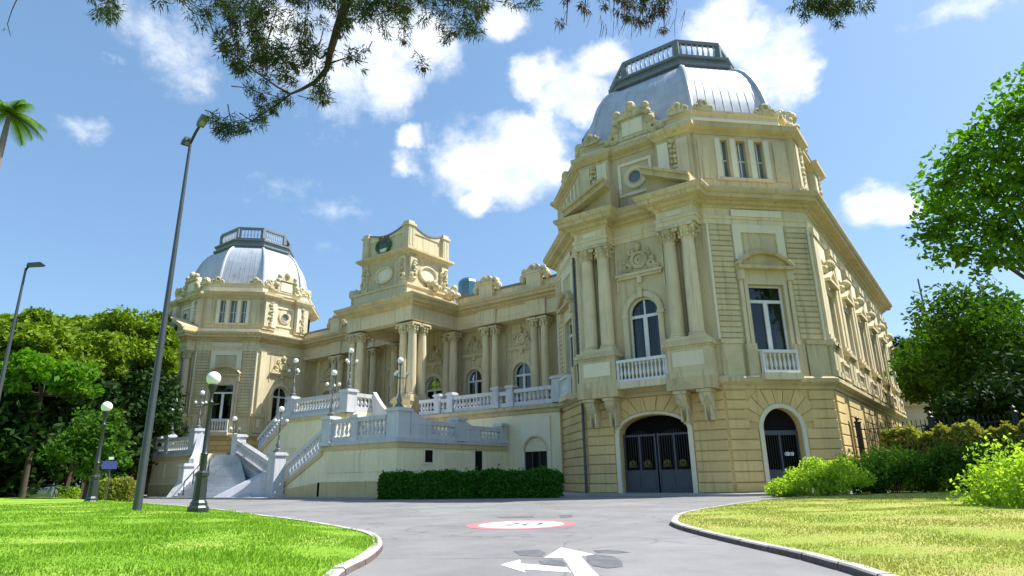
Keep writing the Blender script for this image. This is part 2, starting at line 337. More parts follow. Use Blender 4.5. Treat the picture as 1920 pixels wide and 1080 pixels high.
M['leaf_yellow'] = leafmat('yellow_green_leaf', (.05, .11, .008), (.27, .38, .03), .25)
M['leaf_bright'] = leafmat('bright_green_leaf', (.14, .27, .03), (.46, .60, .09), .6, tip=(.6, .66, .22))
M['leaf_fresh'] = leafmat('fresh_green_leaf', (.045, .13, .012), (.17, .34, .03), .45)
M['leaf_hedge'] = leafmat('clipped_hedge_leaf', (.012, .06, .006), (.07, .22, .02), .2)
M['leaf_croton'] = leafmat('croton_leaf', (.10, .11, .02), (.42, .44, .08), .35, tip=(.62, .58, .2))
M['needle'] = leafmat('pine_needle', (.012, .02, .008), (.06, .10, .018), .3)
M['needle_dry'] = leafmat('dry_pine_needle', (.02, .016, .008), (.10, .07, .02), .3)
M['palm'] = leafmat('palm_leaf', (.05, .12, .02), (.17, .28, .04), .35)

# ------------------------------------------------------------------ the setting: ground, road, lawns
def fast_mesh(name, co, faces_n, mat, parent=None, smooth=False):
    """co: (n*faces_n,3) array, every faces_n vertices make one face"""
    co = np.asarray(co, dtype=np.float32); nv = len(co); nf = nv//faces_n
    me = bpy.data.meshes.new(name); me.vertices.add(nv); me.vertices.foreach_set('co', co.ravel())
    me.loops.add(nv); me.loops.foreach_set('vertex_index', np.arange(nv, dtype=np.int32))
    me.polygons.add(nf); me.polygons.foreach_set('loop_start', np.arange(0, nv, faces_n, dtype=np.int32))
    me.update(calc_edges=True); me.materials.append(mat)
    return link(name, me, parent)
def in_poly(x, y, poly):
    ins = np.zeros(len(x), bool); n = len(poly)
    for i in range(n):
        x1, y1 = poly[i]; x2, y2 = poly[(i+1) % n]
        c = ((y1 > y) != (y2 > y)) & (x < (x2-x1)*(y-y1)/((y2-y1) if y2 != y1 else 1e-9)+x1)
        ins ^= c
    return ins
def seg_dist(x, y, poly):
    d = np.full(len(x), 1e9)
    for i in range(len(poly)):
        a = np.array(poly[i]); b = np.array(poly[(i+1) % len(poly)]); ab = b-a
        t = np.clip(((x-a[0])*ab[0]+(y-a[1])*ab[1])/(ab@ab+1e-9), 0, 1)
        d = np.minimum(d, np.hypot(x-a[0]-t*ab[0], y-a[1]-t*ab[1]))
    return d
def smooth_line(pts, k=6):
    out = []; P = [np.array(p, float) for p in pts]
    for i in range(len(P)-1):
        p0 = P[max(i-1, 0)]; p1 = P[i]; p2 = P[i+1]; p3 = P[min(i+2, len(P)-1)]
        for j in range(k):
            t = j/k
            out.append(tuple(.5*((2*p1)+(-p0+p2)*t+(2*p0-5*p1+4*p2-p3)*t*t+(-p0+3*p1-3*p2+p3)*t**3)))
    out.append(tuple(P[-1])); return out

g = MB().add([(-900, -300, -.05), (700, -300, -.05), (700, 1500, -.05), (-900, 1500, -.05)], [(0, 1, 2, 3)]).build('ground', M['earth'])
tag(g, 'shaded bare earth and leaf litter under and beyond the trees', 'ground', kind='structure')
g = MB().add([(-130, -30, 0), (40, -30, 0), (40, 34, 0), (-130, 34, 0)], [(0, 1, 2, 3)]).build('road', M['asphalt'])
tag(g, 'sun-bleached grey asphalt driveway in front of the palace', 'road', kind='structure')

edge_l = smooth_line([(-2.6, -3), (-3.6, 1.2), (-5.0, 3.6)]+[tuple(gz(x, y)[:2]) for x, y in ((635, 1082), (680, 1058), (703, 1040), (711, 1026), (704, 1012), (682, 1003), (640, 994), (595, 986))]+[ (-19.6, 12.5), (-28, 15.1), (-40, 17.7), (-53, 20.3), (-80, 26), (-120, 34)])
edge_r = smooth_line([(24, -14), (12, -5), (6, .4), (2.0, 4.0)]+[tuple(gz(x, y)[:2]) for x, y in ((1720, 1112), (1606, 1076), (1566, 1065), (1497, 1046), (1363, 1015), (1290, 996), (1266, 987), (1263, 981), (1279, 967), (1329, 957), (1373, 950))]+[(-7.6, 27.2), (-6.8, 30.5), (-5.5, 33.9)])
poly_l = edge_l+[(-120, -30), (-2.6, -30)]
poly_r = edge_r+[(24, 33.9)]
def lawn(name, poly, edge, mat, mound, label, blades, bmat, hgt, res, bb, seed):
    x0, x1, y0, y1 = bb; nx = int((x1-x0)/res); ny = int((y1-y0)/res)
    rng = np.random.default_rng(seed)
    def zf(x, y):
        d = seg_dist(x, y, edge if len(edge) < 3 else edge[:-1]+edge[-1:]) if False else edge_dist(x, y, edge)
        k = np.clip(d/3.0, 0, 1); k = k*k*(3-2*k)
        b = np.sin(x*.9+1.3)*np.cos(y*1.3+.4)*.5+np.sin(x*2.3-y*1.7)*.25+np.sin(x*.31+y*.4)*.6
        return .07+k*(mound+.05*b)
    # the turf: a polygon filled by a triangle fan of its grid cells
    gx, gy = np.meshgrid(np.linspace(x0, x1, nx), np.linspace(y0, y1, ny)); gx = gx.ravel(); gy = gy.ravel()
    ins = in_poly(gx, gy, poly)
    # pull outside neighbours onto the edge so the border is smooth
    pts = np.stack([gx, gy], 1); E_ = np.array(poly)
    idx = np.arange(nx*ny).reshape(ny, nx); I = ins.reshape(ny, nx)
    anyin = I[:-1, :-1] | I[1:, :-1] | I[:-1, 1:] | I[1:, 1:]
    need = np.zeros_like(I); need[:-1, :-1] |= anyin; need[1:, :-1] |= anyin; need[:-1, 1:] |= anyin; need[1:, 1:] |= anyin
    fix = np.where(need.ravel() & ~ins)[0]
    best = np.full(len(fix), 1e9); tgt = pts[fix].copy()
    for i in range(len(poly)):
        a = E_[i]; b = E_[(i+1) % len(poly)]; ab = b-a
        t = np.clip(((pts[fix]-a)@ab)/(ab@ab+1e-9), 0, 1); q = a+t[:, None]*ab; dd = np.hypot(*(pts[fix]-q).T)
        u = dd < best; best[u] = dd[u]; tgt[u] = q[u]
    pts[fix] = tgt
    z = zf(pts[:, 0], pts[:, 1])
    jj, ii = np.where(anyin)
    q = np.stack([idx[jj, ii], idx[jj, ii+1], idx[jj+1, ii+1], idx[jj+1, ii]], 1)
    co = np.column_stack([pts, z])
    o_me = bpy.data.meshes.new(name); used = np.unique(q); rm = -np.ones(nx*ny, int); rm[used] = np.arange(len(used))
    o_me.from_pydata(co[used].tolist(), [], rm[q].tolist()); o_me.materials.append(mat)
    o_me.polygons.foreach_set('use_smooth', [True]*len(o_me.polygons))
    o = link(name, o_me); tag(o, label, 'lawn', kind='structure')
    # blades: dense where they can be told apart, thinning with distance
    n = blades*6; r = 4+ (rng.random(n)**1.6)*32; th = rng.uniform(-1.0, 1.05, n)+YAW
    bx = -np.sin(th)*r; by = np.cos(th)*r
    k = in_poly(bx, by, poly) & (edge_dist(bx, by, edge) > .02); bx = bx[k][:blades]; by = by[k][:blades]; n = len(bx)
    bz = zf(bx, by); rr = np.hypot(bx, by)
    cl_ = np.sin(bx*1.7+np.sin(by*.9))*np.sin(by*2.1+np.sin(bx*1.3)); h = hgt*rng.uniform(.4, 1.3, n)*(1+.9*np.clip(cl_, -.7, 1)); w = (.003+.0008*rr)*rng.uniform(.7, 1.3, n)
    a = rng.uniform(0, 2*np.pi, n); lean = rng.uniform(0, .8, n)*h; la = rng.uniform(0, 2*np.pi, n)
    co = np.zeros((n, 3, 3)); co[:, 0] = np.stack([bx-np.cos(a)*w, by-np.sin(a)*w, bz-.01], 1); co[:, 1] = np.stack([bx+np.cos(a)*w, by+np.sin(a)*w, bz-.01], 1)
    co[:, 2] = np.stack([bx+np.cos(la)*lean, by+np.sin(la)*lean, bz+h], 1)
    o2 = fast_mesh('grass', co.reshape(-1, 3), 3, bmat)
    return o2
def edge_dist(x, y, line):
    d = np.full(len(x), 1e9)
    for i in range(len(line)-1):
        a = np.array(line[i]); b = np.array(line[i+1]); ab = b-a
        t = np.clip(((x-a[0])*ab[0]+(y-a[1])*ab[1])/(ab@ab+1e-9), 0, 1)
        d = np.minimum(d, np.hypot(x-a[0]-t*ab[0], y-a[1]-t*ab[1]))
    return d
o = lawn('lawn', poly_l, edge_l, M['lawn_l'], .26, 'vivid green mown lawn round the tall lamp poles', 170000, M['blade_l'], .036, .35, (-60, -2, -4, 25), 3)
tag(o, 'short vivid green grass blades on the lawn round the lamp poles', 'grass', kind='stuff')
g = MB().add([(-300, -60, .08), (-59.6, -60, .08), (-59.6, 21.6, .08), (-120, 33.9, .08), (-300, 33.9, .08)], [(0, 1, 2, 3, 4)]).build('lawn', M['lawn_l'])
tag(g, 'far strip of green lawn running towards the parked cars', 'lawn', kind='structure')
o = lawn('lawn', poly_r, edge_r, M['lawn_r'], .10, 'sunburnt yellow-green lawn inside the curved kerb beside the gate', 110000, M['blade_r'], .026, .35, (-9, 24, -8, 34), 4)
tag(o, 'dry yellow-green grass blades on the sunburnt lawn', 'grass', kind='stuff')

def kerb(edge, inward, label):
    root = empty('kerb', (edge[0][0], edge[0][1], 0), label=label, cat='kerb', kind='structure')
    # kerb stones about 0.9 m long, each its own piece
    P = [np.array(p) for p in edge]; acc = [0]
    for i in range(1, len(P)): acc.append(acc[-1]+np.linalg.norm(P[i]-P[i-1]))
    def at(s):
        i = min(max(np.searchsorted(acc, s)-1, 0), len(P)-2); t = (s-acc[i])/(acc[i+1]-acc[i]); return P[i]+(P[i+1]-P[i])*t
    s = 0; rnd = random.Random(2); cnt = 0
    while s < acc[-1]-1:
        p0 = at(s); far = np.hypot(*p0); ln = .95 if far < 26 else 4.0
        vis = (p0[1] > 2)
        if vis:
            mb = MB(); k = 4; ring = []
            zt = .088+rnd.uniform(-.006, .006)
            for j in range(k):
                a = at(s+.012+(ln-.024)*j/(k-1)); b = at(s+.012+(ln-.024)*j/(k-1)+.05); t = (b-a)/np.linalg.norm(b-a); n = np.array((-t[1], t[0]))*inward
                o1 = a-n*.07; o2 = a+n*.11
                ring.append([(o1[0], o1[1], -.02), (o1[0]+n[0]*.02, o1[1]+n[1]*.02, zt-.02), (o1[0]+n[0]*.04, o1[1]+n[1]*.04, zt), (o2[0], o2[1], zt), (o2[0], o2[1], -.02)])
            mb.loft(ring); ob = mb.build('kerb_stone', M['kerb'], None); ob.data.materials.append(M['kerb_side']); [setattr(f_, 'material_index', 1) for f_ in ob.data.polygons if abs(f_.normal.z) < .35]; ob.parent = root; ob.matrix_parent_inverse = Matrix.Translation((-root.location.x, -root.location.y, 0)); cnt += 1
        s += ln
    return root
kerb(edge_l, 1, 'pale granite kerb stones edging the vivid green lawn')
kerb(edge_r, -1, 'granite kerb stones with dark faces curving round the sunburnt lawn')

# narrow pavement along the palace foot
g = MB().prism([(-29.6, 26.2), (-20.5, 29.6), (-19.0, 32.4), (-10.4, 32.6), (-6.2, 36.6), (-6.2, 40), (-30, 40)], -.02, .12).build('pavement', M['pavement'])
tag(g, 'low stone pavement along the foot of the palace by the gates', 'pavement', kind='structure')
g = MB().prism([(-66, 25.4), (-54.2, 25.6), (-54.0, 24.4), (-38.6, 24.6), (-37.8, 25.9), (-29.6, 26.2), (-30, 40), (-66, 40)], -.02, .10).build('pavement', M['pavement'])
tag(g, 'low stone pavement in front of the marble stairs and terrace wall', 'pavement', kind='structure')

# painted road markings
def gpoly(name, px, z, mat, parent=None):
    pts = [gz(x, y) for x, y in px]
    return MB().add([(p.x, p.y, z) for p in pts], [tuple(range(len(pts)))]).build(name, mat, parent)
def worn(name, base, under, amt):
    mt, N, L, P = pbsdf(name); geo = N.new('ShaderNodeNewGeometry'); n = N.new('ShaderNodeTexNoise'); n.inputs['Scale'].default_value = 5; n.inputs['Detail'].default_value = 9; n.inputs['Roughness'].default_value = .7
    L.new(geo.outputs['Position'], n.inputs['Vector']); r = N.new('ShaderNodeMapRange'); r.inputs['From Min'].default_value = .45; r.inputs['From Max'].default_value = .75; r.inputs['To Max'].default_value = amt; L.new(n.outputs['Fac'], r.inputs['Value'])
    c = N.new('ShaderNodeMix'); c.data_type = 'RGBA'; c.inputs[6].default_value = (*base, 1); c.inputs[7].default_value = (*under, 1); L.new(r.outputs[0], c.inputs['Factor']); L.new(c.outputs[2], P.inputs['Base Color']); P.inputs['Roughness'].default_value = .7
    return mt
M['road_white'] = worn('worn_white_road_paint', (.74, .75, .72), (.2, .2, .19), .6)
M['road_red'] = worn('worn_red_road_paint', (.50, .16, .17), (.22, .18, .18), .9)
M['road_dark'] = worn('blacked_out_road_paint', (.10, .105, .112), (.20, .195, .19), 1.0)
aw = empty('road_arrow', gz(1060, 1050), label='white painted arrow on the road pointing ahead with a branch turning aside', cat='road marking')
def under(o, par):
    o.parent = par; o.matrix_parent_inverse = Matrix.Translation(-par.location); return o
under(gpoly('ahead_arrow', [(1053, 1027), (1114, 1040), (1089, 1043.5), (1103, 1060), (1122, 1079), (1135, 1100), (1085, 1100), (1076, 1077), (1064, 1058), (1056, 1046.5), (1020, 1046)], .004, M['road_white']), aw)
under(gpoly('branch_arrow', [(938, 1059.5), (975, 1049.5), (977, 1057), (1062, 1064.5), (1072, 1074), (982, 1068), (986, 1074)], .004, M['road_white']), aw)
sp = empty('speed_marking', gz(978, 984), label='red-ringed white speed roundel painted on the asphalt', cat='road marking')
cs = gz(977, 983.5)
def roundel(name, s0, z, mat, s1=None):
    vs = []; ax = Vector((2.45, 1.0, 0)).normalized(); ay = Vector((-1.0, 2.45, 0)).normalized()
    for k in range(40):
        a = 2*math.pi*k/40; vs.append(tuple(cs+ax*(1.32*s0*math.cos(a))+ay*(1.5*s0*math.sin(a))))
    fs = [tuple(range(40))]
    if s1:
        for k in range(40):
            a = 2*math.pi*k/40; vs.append(tuple(cs+ax*(1.32*s1*math.cos(a))+ay*(1.5*s1*math.sin(a))))
        fs = [(k, (k+1) % 40, (k+1) % 40+40, k+40) for k in range(40)]
    vs = [(x, y, z) for x, y, _ in vs]
    return under(MB().add(vs, fs).build(name, mat), sp)
roundel('white_disc', .78, .004, M['road_white']); roundel('red_ring', 1.0, .004, M['road_red'], .785)
tx = bpy.data.curves.new('number', 'FONT'); tx.body = '20'; tx.size = 1.1; tx.align_x = 'CENTER'; tx.align_y = 'CENTER'; tx.materials.append(M['road_dark'])
tmp = bpy.data.objects.new('number', tx); COL.objects.link(tmp); bpy.context.view_layer.update(); nme = bpy.data.meshes.new_from_object(tmp.evaluated_get(bpy.context.evaluated_depsgraph_get())); bpy.data.objects.remove(tmp); to = link('number', nme); to.location = (cs.x, cs.y, .009); to.rotation_euler = (0, 0, math.atan2(1.0, 2.45)); to.scale = (1, 1.2, 1); under(to, sp)
pt = empty('blacked_out_marking', gz(1120, 1050), label='dark patches of an older road arrow painted over beside the white arrow', cat='road marking')
for pp in ([(1100, 1043), (1118, 1040), (1148, 1043), (1166, 1052), (1168, 1063), (1140, 1066), (1112, 1062), (1100, 1052)], [(1112, 1032), (1150, 1031), (1182, 1036), (1158, 1038), (1120, 1037)], [(962, 1033), (1010, 1031), (1024, 1037), (1016, 1044), (975, 1042)], [(1010, 1052), (1052, 1050), (1064, 1058), (1060, 1062), (1015, 1058)]):
    under(gpoly('paint_patch', pp, .004, M['road_dark']), pt)
pt = empty('blacked_out_marking', gz(990, 968), label='dark smears of painted-over lettering behind the speed roundel', cat='road marking')
for pp in ([(930, 969), (1000, 967.5), (1000, 971), (940, 972)], [(1048, 966), (1072, 965), (1074, 970), (1052, 971.5)]):
    under(gpoly('paint_patch', pp, .004, M['road_dark']), pt)

# ------------------------------------------------------------------ the palace
X1, X2, Y0, B = -19.83, -11.21, 34.43, 4.606
HW = (X2-X1)/2; A_ = HW+B; CXR = (X1+X2)/2; CYP = Y0+A_; XC = -44.45; CXL = 2*XC-CXR
YB = 71.8                       # far end of the side wall
Z_BELT0, Z_BELT, Z_DADO, Z_COL0, Z_COL1, Z_FRZ, Z_COR = 5.5, 6.18, 8.25, 8.3, 15.2, 16.25, 17.27
palace = empty('palace', (0, 0, 0), label='cream and ochre eclectic palace with domed corner pavilions, columned wings and central portico', cat='palace')
Pl = palace
BELT = [(0, Z_BELT0-.02), (.10, Z_BELT0), (.12, Z_BELT0+.18), (.30, Z_BELT0+.26), (.42, Z_BELT0+.36), (.42, Z_BELT-.12), (.34, Z_BELT-.06), (.30, Z_BELT), (0, Z_BELT+.02)]
def ENT(z0=Z_COL1): return [(0, z0), (.06, z0), (.06, z0+.3), (.12, z0+.32), (.12, z0+.52), (.02, z0+.56), (.02, Z_FRZ-.06), (.14, Z_FRZ-.02)]
CORN = [(.14, Z_FRZ-.02), (.16, Z_FRZ+.10), (.34, Z_FRZ+.16), (.38, Z_FRZ+.32), (.78, Z_FRZ+.40), (.80, Z_FRZ+.60), (.92, Z_FRZ+.68), (1.0, Z_FRZ+.86), (1.0, Z_COR-.06), (.1, Z_COR+.04)]
def face_of(cx, k):
    """frames of the octagon faces seen from outside: SW, S, SE, E, W"""
    x1, x2 = cx-HW, cx+HW; yf, ym, xl, xr = Y0, Y0+B, cx-A_, cx+A_
    return {'SW': Frame(xl, ym, B, -B), 'S': Frame(x1, yf, 1, 0), 'SE': Frame(x2, yf, B, B), 'E': Frame(xr, ym, 0, 1), 'W': Frame(xl, ym+2*HW, 0, -1)}[k]
LEN = {'SW': B*2**.5, 'SE': B*2**.5, 'S': 2*HW, 'E': 2*HW, 'W': 2*HW}
def arch_pts(cu, zs, r, n=14, a0=math.pi, a1=0.0, sz=1.0):
    return [(cu+r*math.cos(a0+(a1-a0)*i/n), zs+r*sz*math.sin(a0+(a1-a0)*i/n)) for i in range(n+1)]
def wall(F, u0, u1, z0, z1, ops, mat, th=.55, name='wall', parent=None):
    """a wall with real openings: (cu, half width, sill z, spring z, rise) — rise 0 is a flat head"""
    mb = MB(); u = u0
    for cu, hw, zb, zs, rise in sorted(ops):
        if cu-hw > u: mb.fbox(F, u, cu-hw, -th, 0, z0, z1)
        if zb > z0: mb.fbox(F, cu-hw, cu+hw, -th, 0, z0, zb)
        if rise > 0: mb.fprism(F, [(cu-hw, z1)]+arch_pts(cu, zs, hw, sz=rise/hw)+[(cu+hw, z1)], -th, 0)
        else: mb.fbox(F, cu-hw, cu+hw, -th, 0, zs, z1)
        u = cu+hw
    if u1 > u: mb.fbox(F, u, u1, -th, 0, z0, z1)
    return mb.build(name, mat, parent or Pl)
def bar(mb, F, u0, u1, z0, z1, d0, d1): mb.fbox(F, u0, u1, d0, d1, z0, z1)
def casement(F, cu, hw, zb, zs, rise, d=-.28, mat='white', transom=None, label=None):
    """two-leaf French window with transom light, arched or flat"""
    w = .11; zt = transom if transom else zs
    fr = MB()
    fr.fbox(F, cu-hw, cu-hw+w, d-.08, d+.06, zb, zs); fr.fbox(F, cu+hw-w, cu+hw, d-.08, d+.06, zb, zs)
    fr.fbox(F, cu-hw+w, cu+hw-w, d-.08, d+.07, zt-.09, zt+.09)
    fr.fbox(F, cu-.13, cu+.13, d-.08, d+.075, zb, zt-.09)
    for s in (-1, 1): fr.fbox(F, min(cu+s*(hw-w), cu+s*.12), max(cu+s*(hw-w), cu+s*.12), d-.08, d+.05, zb, zb+.16)
    if rise > 0:
        fr.fring(F, cu, zs, hw-w, hw+.005, d-.08, d+.06, 0, math.pi, 16, rise/hw)
        fr.fbox(F, cu-.05, cu+.05, d-.08, d+.05, zt+.09, zs+rise-w*.8)
    else:
        fr.fbox(F, cu-hw+w, cu+hw-w, d-.08, d+.06, zs-w, zs)
    win = fr.build('window', M[mat], Pl)
    if label: win['label'] = label
    for s in (-1, 1):
        g = MB().fbox(F, min(cu+s*.12, cu+s*(hw-w)), max(cu+s*.12, cu+s*(hw-w)), d-.04, d-.02, zb+.16, zt-.09); o = g.build('pane', M['clear_glass'], win)
    if rise > 0: g = MB().fprism(F, [(cu-hw+w, zt+.09)]+arch_pts(cu, zs, hw-w, sz=(rise-w)/(hw-w))+[(cu+hw-w, zt+.09)], d-.04, d-.02)
    elif zs-w > zt+.12: g = MB().fbox(F, cu-hw+w, cu+hw-w, d-.04, d-.02, zt+.09, zs-w)
    else: return win
    g.build('pane', M['clear_glass'], win)
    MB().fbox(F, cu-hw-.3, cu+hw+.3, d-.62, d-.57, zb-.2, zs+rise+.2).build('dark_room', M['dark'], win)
    for s_ in (-1, 1):
        dr = MB(); k_ = 6
        for q in range(k_): a_ = cu+s_*(hw-.02-q*.075); a2_, b2_ = sorted((a_, a_-s_*.075)); dr.fbox(F, a2_, b2_, d-.34-.03*(q % 2), d-.30-.03*(q % 2), zb, zs+rise*.6)
        dr.build('drape', M['drape'], win)
    return win

_bal_mesh = {}
def baluster_mesh(h, mat):
    key = (round(h, 2), mat)
    if key not in _bal_mesh:
        o = MB().lathe((0, 0, 0), [(.05, 0), (.075, .0), (.075, .06*h), (.04, .1*h), (.095, .36*h), (.07, .55*h), (.035, .78*h), (.055, .84*h), (.07, .9*h), (.07, h)], 8).build('baluster', M[mat], None, True)
        _bal_mesh[key] = o.data; bpy.data.objects.remove(o)
    return _bal_mesh[key]
def balcony(F, u0, u1, d, z0, z1, mat='white', ends=.12, pitch=.24, name='balcony', parent=None):
    mb = MB(); mb.fbox(F, u0, u1, d-.30, d, z0, z0+.16); mb.fbox(F, u0, u1, d-.32, d+.03, z1-.17, z1)
    mb.fbox(F, u0, u0+ends, d-.28, d-.02, z0+.16, z1-.17); mb.fbox(F, u1-ends, u1, d-.28, d-.02, z0+.16, z1-.17)
    o = mb.build(name, M[mat], parent or Pl)
    n = max(2, int((u1-u0-2*ends)/pitch)); me = baluster_mesh(z1-z0-.33, mat)
    for i in range(n):
        u = u0+ends+(u1-u0-2*ends)*(i+.5)/n; link('baluster', me, o, F.p(u, d-.15, z0+.16))
    return o

# one column with its parts, then copies
def make_column(r=.42, h=Z_COL1-Z_COL0):
    prof = [(r*1.0, .42)]+[(r*(1-.15*max(0, (t-.3)/.7)**1.6), .42+(h-1.42)*t) for t in (0, .15, .3, .45, .6, .75, .9, 1)]+[(r*.92, h-.98), (r*.92, h-.93), (r*.84, h-.9)]
    c = MB().lathe((0, 0, 0), prof, 20).build('column', M['trim'], None, True)
    b = MB().box(-r*1.35, r*1.35, -r*1.35, r*1.35, 0, .14); b.lathe((0, 0, .14), [(r*1.32, 0), (r*1.36, .05), (r*1.3, .11), (r*1.12, .13), (r*1.1, .17), (r*1.2, .2), (r*1.2, .25), (r*1.02, .28)], 20)
    b.build('column_base', M['trim'], c, True)
    k = MB().lathe((0, 0, h-.9), [(r*.84, 0), (r*.95, .1), (r*.92, .3), (r*1.05, .5), (r*1.3, .68), (r*1.2, .70)], 16)
    k.box(-r*1.38, r*1.38, -r*1.38, r*1.38, h-.2, h-.06); k.box(-r*1.25, r*1.25, -r*1.25, r*1.25, h-.06, h)
    for i in range(8):
        a = math.pi*(i+.5)/4
        for zz, rr in ((.2, 1.05), (.45, 1.12)): k.sphere((math.cos(a)*r*rr, math.sin(a)*r*rr, h-.9+zz), .11, 6, 5, 1, 1, 1.3)
    for sx in (-1, 1):
        for sy in (-1, 1): k.sphere((sx*r*1.2, sy*r*1.2, h-.33), .13, 7, 5)
    k.build('capital', M['ornament'], c, True)
    return c
COLP = make_column(); _colp_used = [False]
def column(x, y, z=Z_COL0, s=1.0):
    c = COLP if not _colp_used[0] else copy_tree(COLP, None)
    _colp_used[0] = True
    c.parent = Pl; c.location = (x, y, z); c.scale = (s, s, 1); return c
def fcol(F, u, d, s=1.0): x, y, _ = F.p(u, d, 0); return column(x, y, Z_COL0, s)

def voussoirs(F, cu, zs, r0_, r1_, sz, n, d, a_pad, ztop, mat):
    """wedge stones fanning over an arch, cut off level under the belt course"""
    for i in range(n):
        a0 = math.pi-a_pad-(math.pi-2*a_pad)*i/n-.012; a1 = math.pi-a_pad-(math.pi-2*a_pad)*(i+1)/n+.012
        def pt(r, a): return (cu+r*math.cos(a), zs+r*sz*math.sin(a))
        def cut(a):
            u, z = pt(r1_, a); bu, bz = pt(r0_, a)
            if z > ztop: t = (ztop-bz)/(z-bz); return (bu+(u-bu)*t, ztop)
            return (u, z)
        am = (a0+a1)/2
        MB().fprism(F, [pt(r0_, a0), cut(a0), cut(am) if cut(am)[1] >= ztop else pt(r1_, am), cut(a1), pt(r0_, a1), pt(r0_, am)], .0, d).build('voussoir', M[mat], Pl)
def courses(F, u0, u1, z0, z1, n, d0, d1, mat, name='stone_block', split=None, gap=.03):
    h = (z1-z0)/n
    for i in range(n):
        us = [u0, u1]
        if split:
            us = [u0]+[u0+(u1-u0)*(k+(.5 if i % 2 else 0))/split for k in range(1, split+1) if (k+(.5 if i % 2 else 0)) < split]+[u1]
        for a, b in zip(us[:-1], us[1:]):
            MB().block(F, a+gap*.3, b-gap*.3, d0, d1, z0+i*h+gap, z0+(i+1)*h-gap*.3, min(.04, h*.14)).build(name, M[mat], Pl)

def medallion(F, cu, zc, s=1.0):
    """carved cartouche: round shield, scrolls and shelf"""
    mb = MB(); mb.fring(F, cu, zc, .36*s, .58*s, 0, .20); mb.fring(F, cu, zc, .10*s, .34*s, .0, .10)
    for k in (-1, 1):
        mb.fring(F, cu+k*.78*s, zc-.38*s, .10*s, .30*s, 0, .16, n=12); mb.fring(F, cu+k*1.12*s, zc-.62*s, .06*s, .20*s, 0, .13, n=10)
        mb.fring(F, cu+k*.52*s, zc+.55*s, .05*s, .22*s, 0, .15, n=10)
        mb.fprism(F, [(cu+k*.5*s, zc-.2*s), (cu+k*1.35*s, zc-.75*s), (cu+k*.5*s, zc-.75*s)] if k > 0 else [(cu+k*.5*s, zc-.75*s), (cu+k*1.35*s, zc-.75*s), (cu+k*.5*s, zc-.2*s)], 0, .09)
        p = F.p(cu+k*.95*s, .16, zc-.1*s); mb.sphere(p, .16*s, 7, 5); p = F.p(cu+k*.72*s, .14, zc+.28*s); mb.sphere(p, .13*s, 7, 5)
    p = F.p(cu, .18, zc+.86*s); mb.sphere(p, .22*s, 8, 6, 1, 1, 1.5)
    o = mb.build('cartouche', M['ornament'], Pl, True)
    sh = MB(); sh.fbox(F, cu-1.55*s, cu+1.55*s, 0, .34, zc-.98*s, zc-.84*s); sh.fbox(F, cu-1.45*s, cu+1.45*s, 0, .22, zc-1.14*s, zc-.98*s); sh.fbox(F, cu-.16*s, cu+.16*s, 0, .20, zc-1.5*s, zc-1.14*s)
    sh.build('shelf', M['trim'], o); return o
def half_pediment(F, ua, ub, D, z, rise, up):
    """a raking half of a broken pediment; up=+1 rises towards ub"""
    n = 1; th = .34
    za, zb_ = (z, z+rise) if up > 0 else (z+rise, z)
    mb = MB(); mb.fprism(F, [(ua, za), (ub, zb_), (ub, zb_+th), (ua, za+th)], -.2, D); mb.fprism(F, [(ua, za+th), (ub, zb_+th), (ub, zb_+th+.18), (ua, za+th+.18)], -.2, D+.2)
    if up > 0: mb.fprism(F, [(ua, z), (ub, z), (ub, zb_)], -.2, D-.75)
    else: mb.fprism(F, [(ua, z), (ub, z), (ua, za)], -.2, D-.75)
    return mb.build('broken_pediment', M['cornice'], Pl)
def ressaut(F, u0, u1, D, z0=Z_COL1):
    pol = frect(F, u0, u1, -.3, D)
    o = band(MB(), pol, ENT(z0)).build('entablature', M['trim'], Pl); band(MB(), pol, CORN).build('cornice', M['cornice'], Pl)
    w = (u1-u0)
    MB().fbox(F, u0+.10*w, u0+.90*w, D, D+.06, Z_FRZ-.52, Z_FRZ-.12).build('frieze_panel', M['trim'], Pl)
    k = MB(); k.fbox(F, u0+.30*w, u0+.70*w, D+.06, D+.09, Z_FRZ-.47, Z_FRZ-.17); k.build('frieze_panel', M['panel'], Pl)
    return o
def pedestal(F, u0, u1, D, z0=Z_BELT, z1=Z_DADO, panel=True):
    mb = MB(); mb.fbox(F, u0, u1, -.2, D, z0, z1-.3); mb.fbox(F, u0-.06, u1+.06, -.2, D+.07, z0, z0+.32); mb.fbox(F, u0-.05, u1+.05, -.2, D+.06, z1-.42, z1-.3)
    mb.fbox(F, u0-.16, u1+.16, -.2, D+.17, z1-.3, z1-.12); mb.fbox(F, u0-.08, u1+.08, -.2, D+.09, z1-.12, z1+.05)
    o = mb.build('pedestal', M['wall'], Pl)
    if panel: MB().fbox(F, u0+.35, u1-.35, D, D+.03, z0+.62, z1-.62).build('pedestal_panel', M['panel'], o)
    return o
def console(F, u, d0, D, z0, z1, w=.62):
    """scroll bracket"""
    prof = []
    for i in range(9):
        t = i/8; prof.append((d0+(D-d0)*(1-(t)**1.3)+.10*math.sin(t*math.pi*2), z1-(z1-z0)*t))
    pol = [(d0, z1)]+prof[0:]+[(d0, z0)]
    n = len(pol); vs = [F.p(u-w/2, d, z) for d, z in pol]+[F.p(u+w/2, d, z) for d, z in pol]
    mb = MB().add(vs, [tuple(range(n)), tuple(range(2*n-1, n-1, -1))]+[(i, (i+1) % n, (i+1) % n+n, i+n) for i in range(n)])
    mb.fbox(F, u-w/2-.08, u+w/2+.08, d0, D+.1, z1-.16, z1)
    for s in (-1, 1):
        mb.fbox(F, u+s*w*.28-.05, u+s*w*.28+.05, d0+.1, d0+(D-d0)*.6, z0+.1, z1-.5)
    return mb.build('console', M['ornament'], Pl)

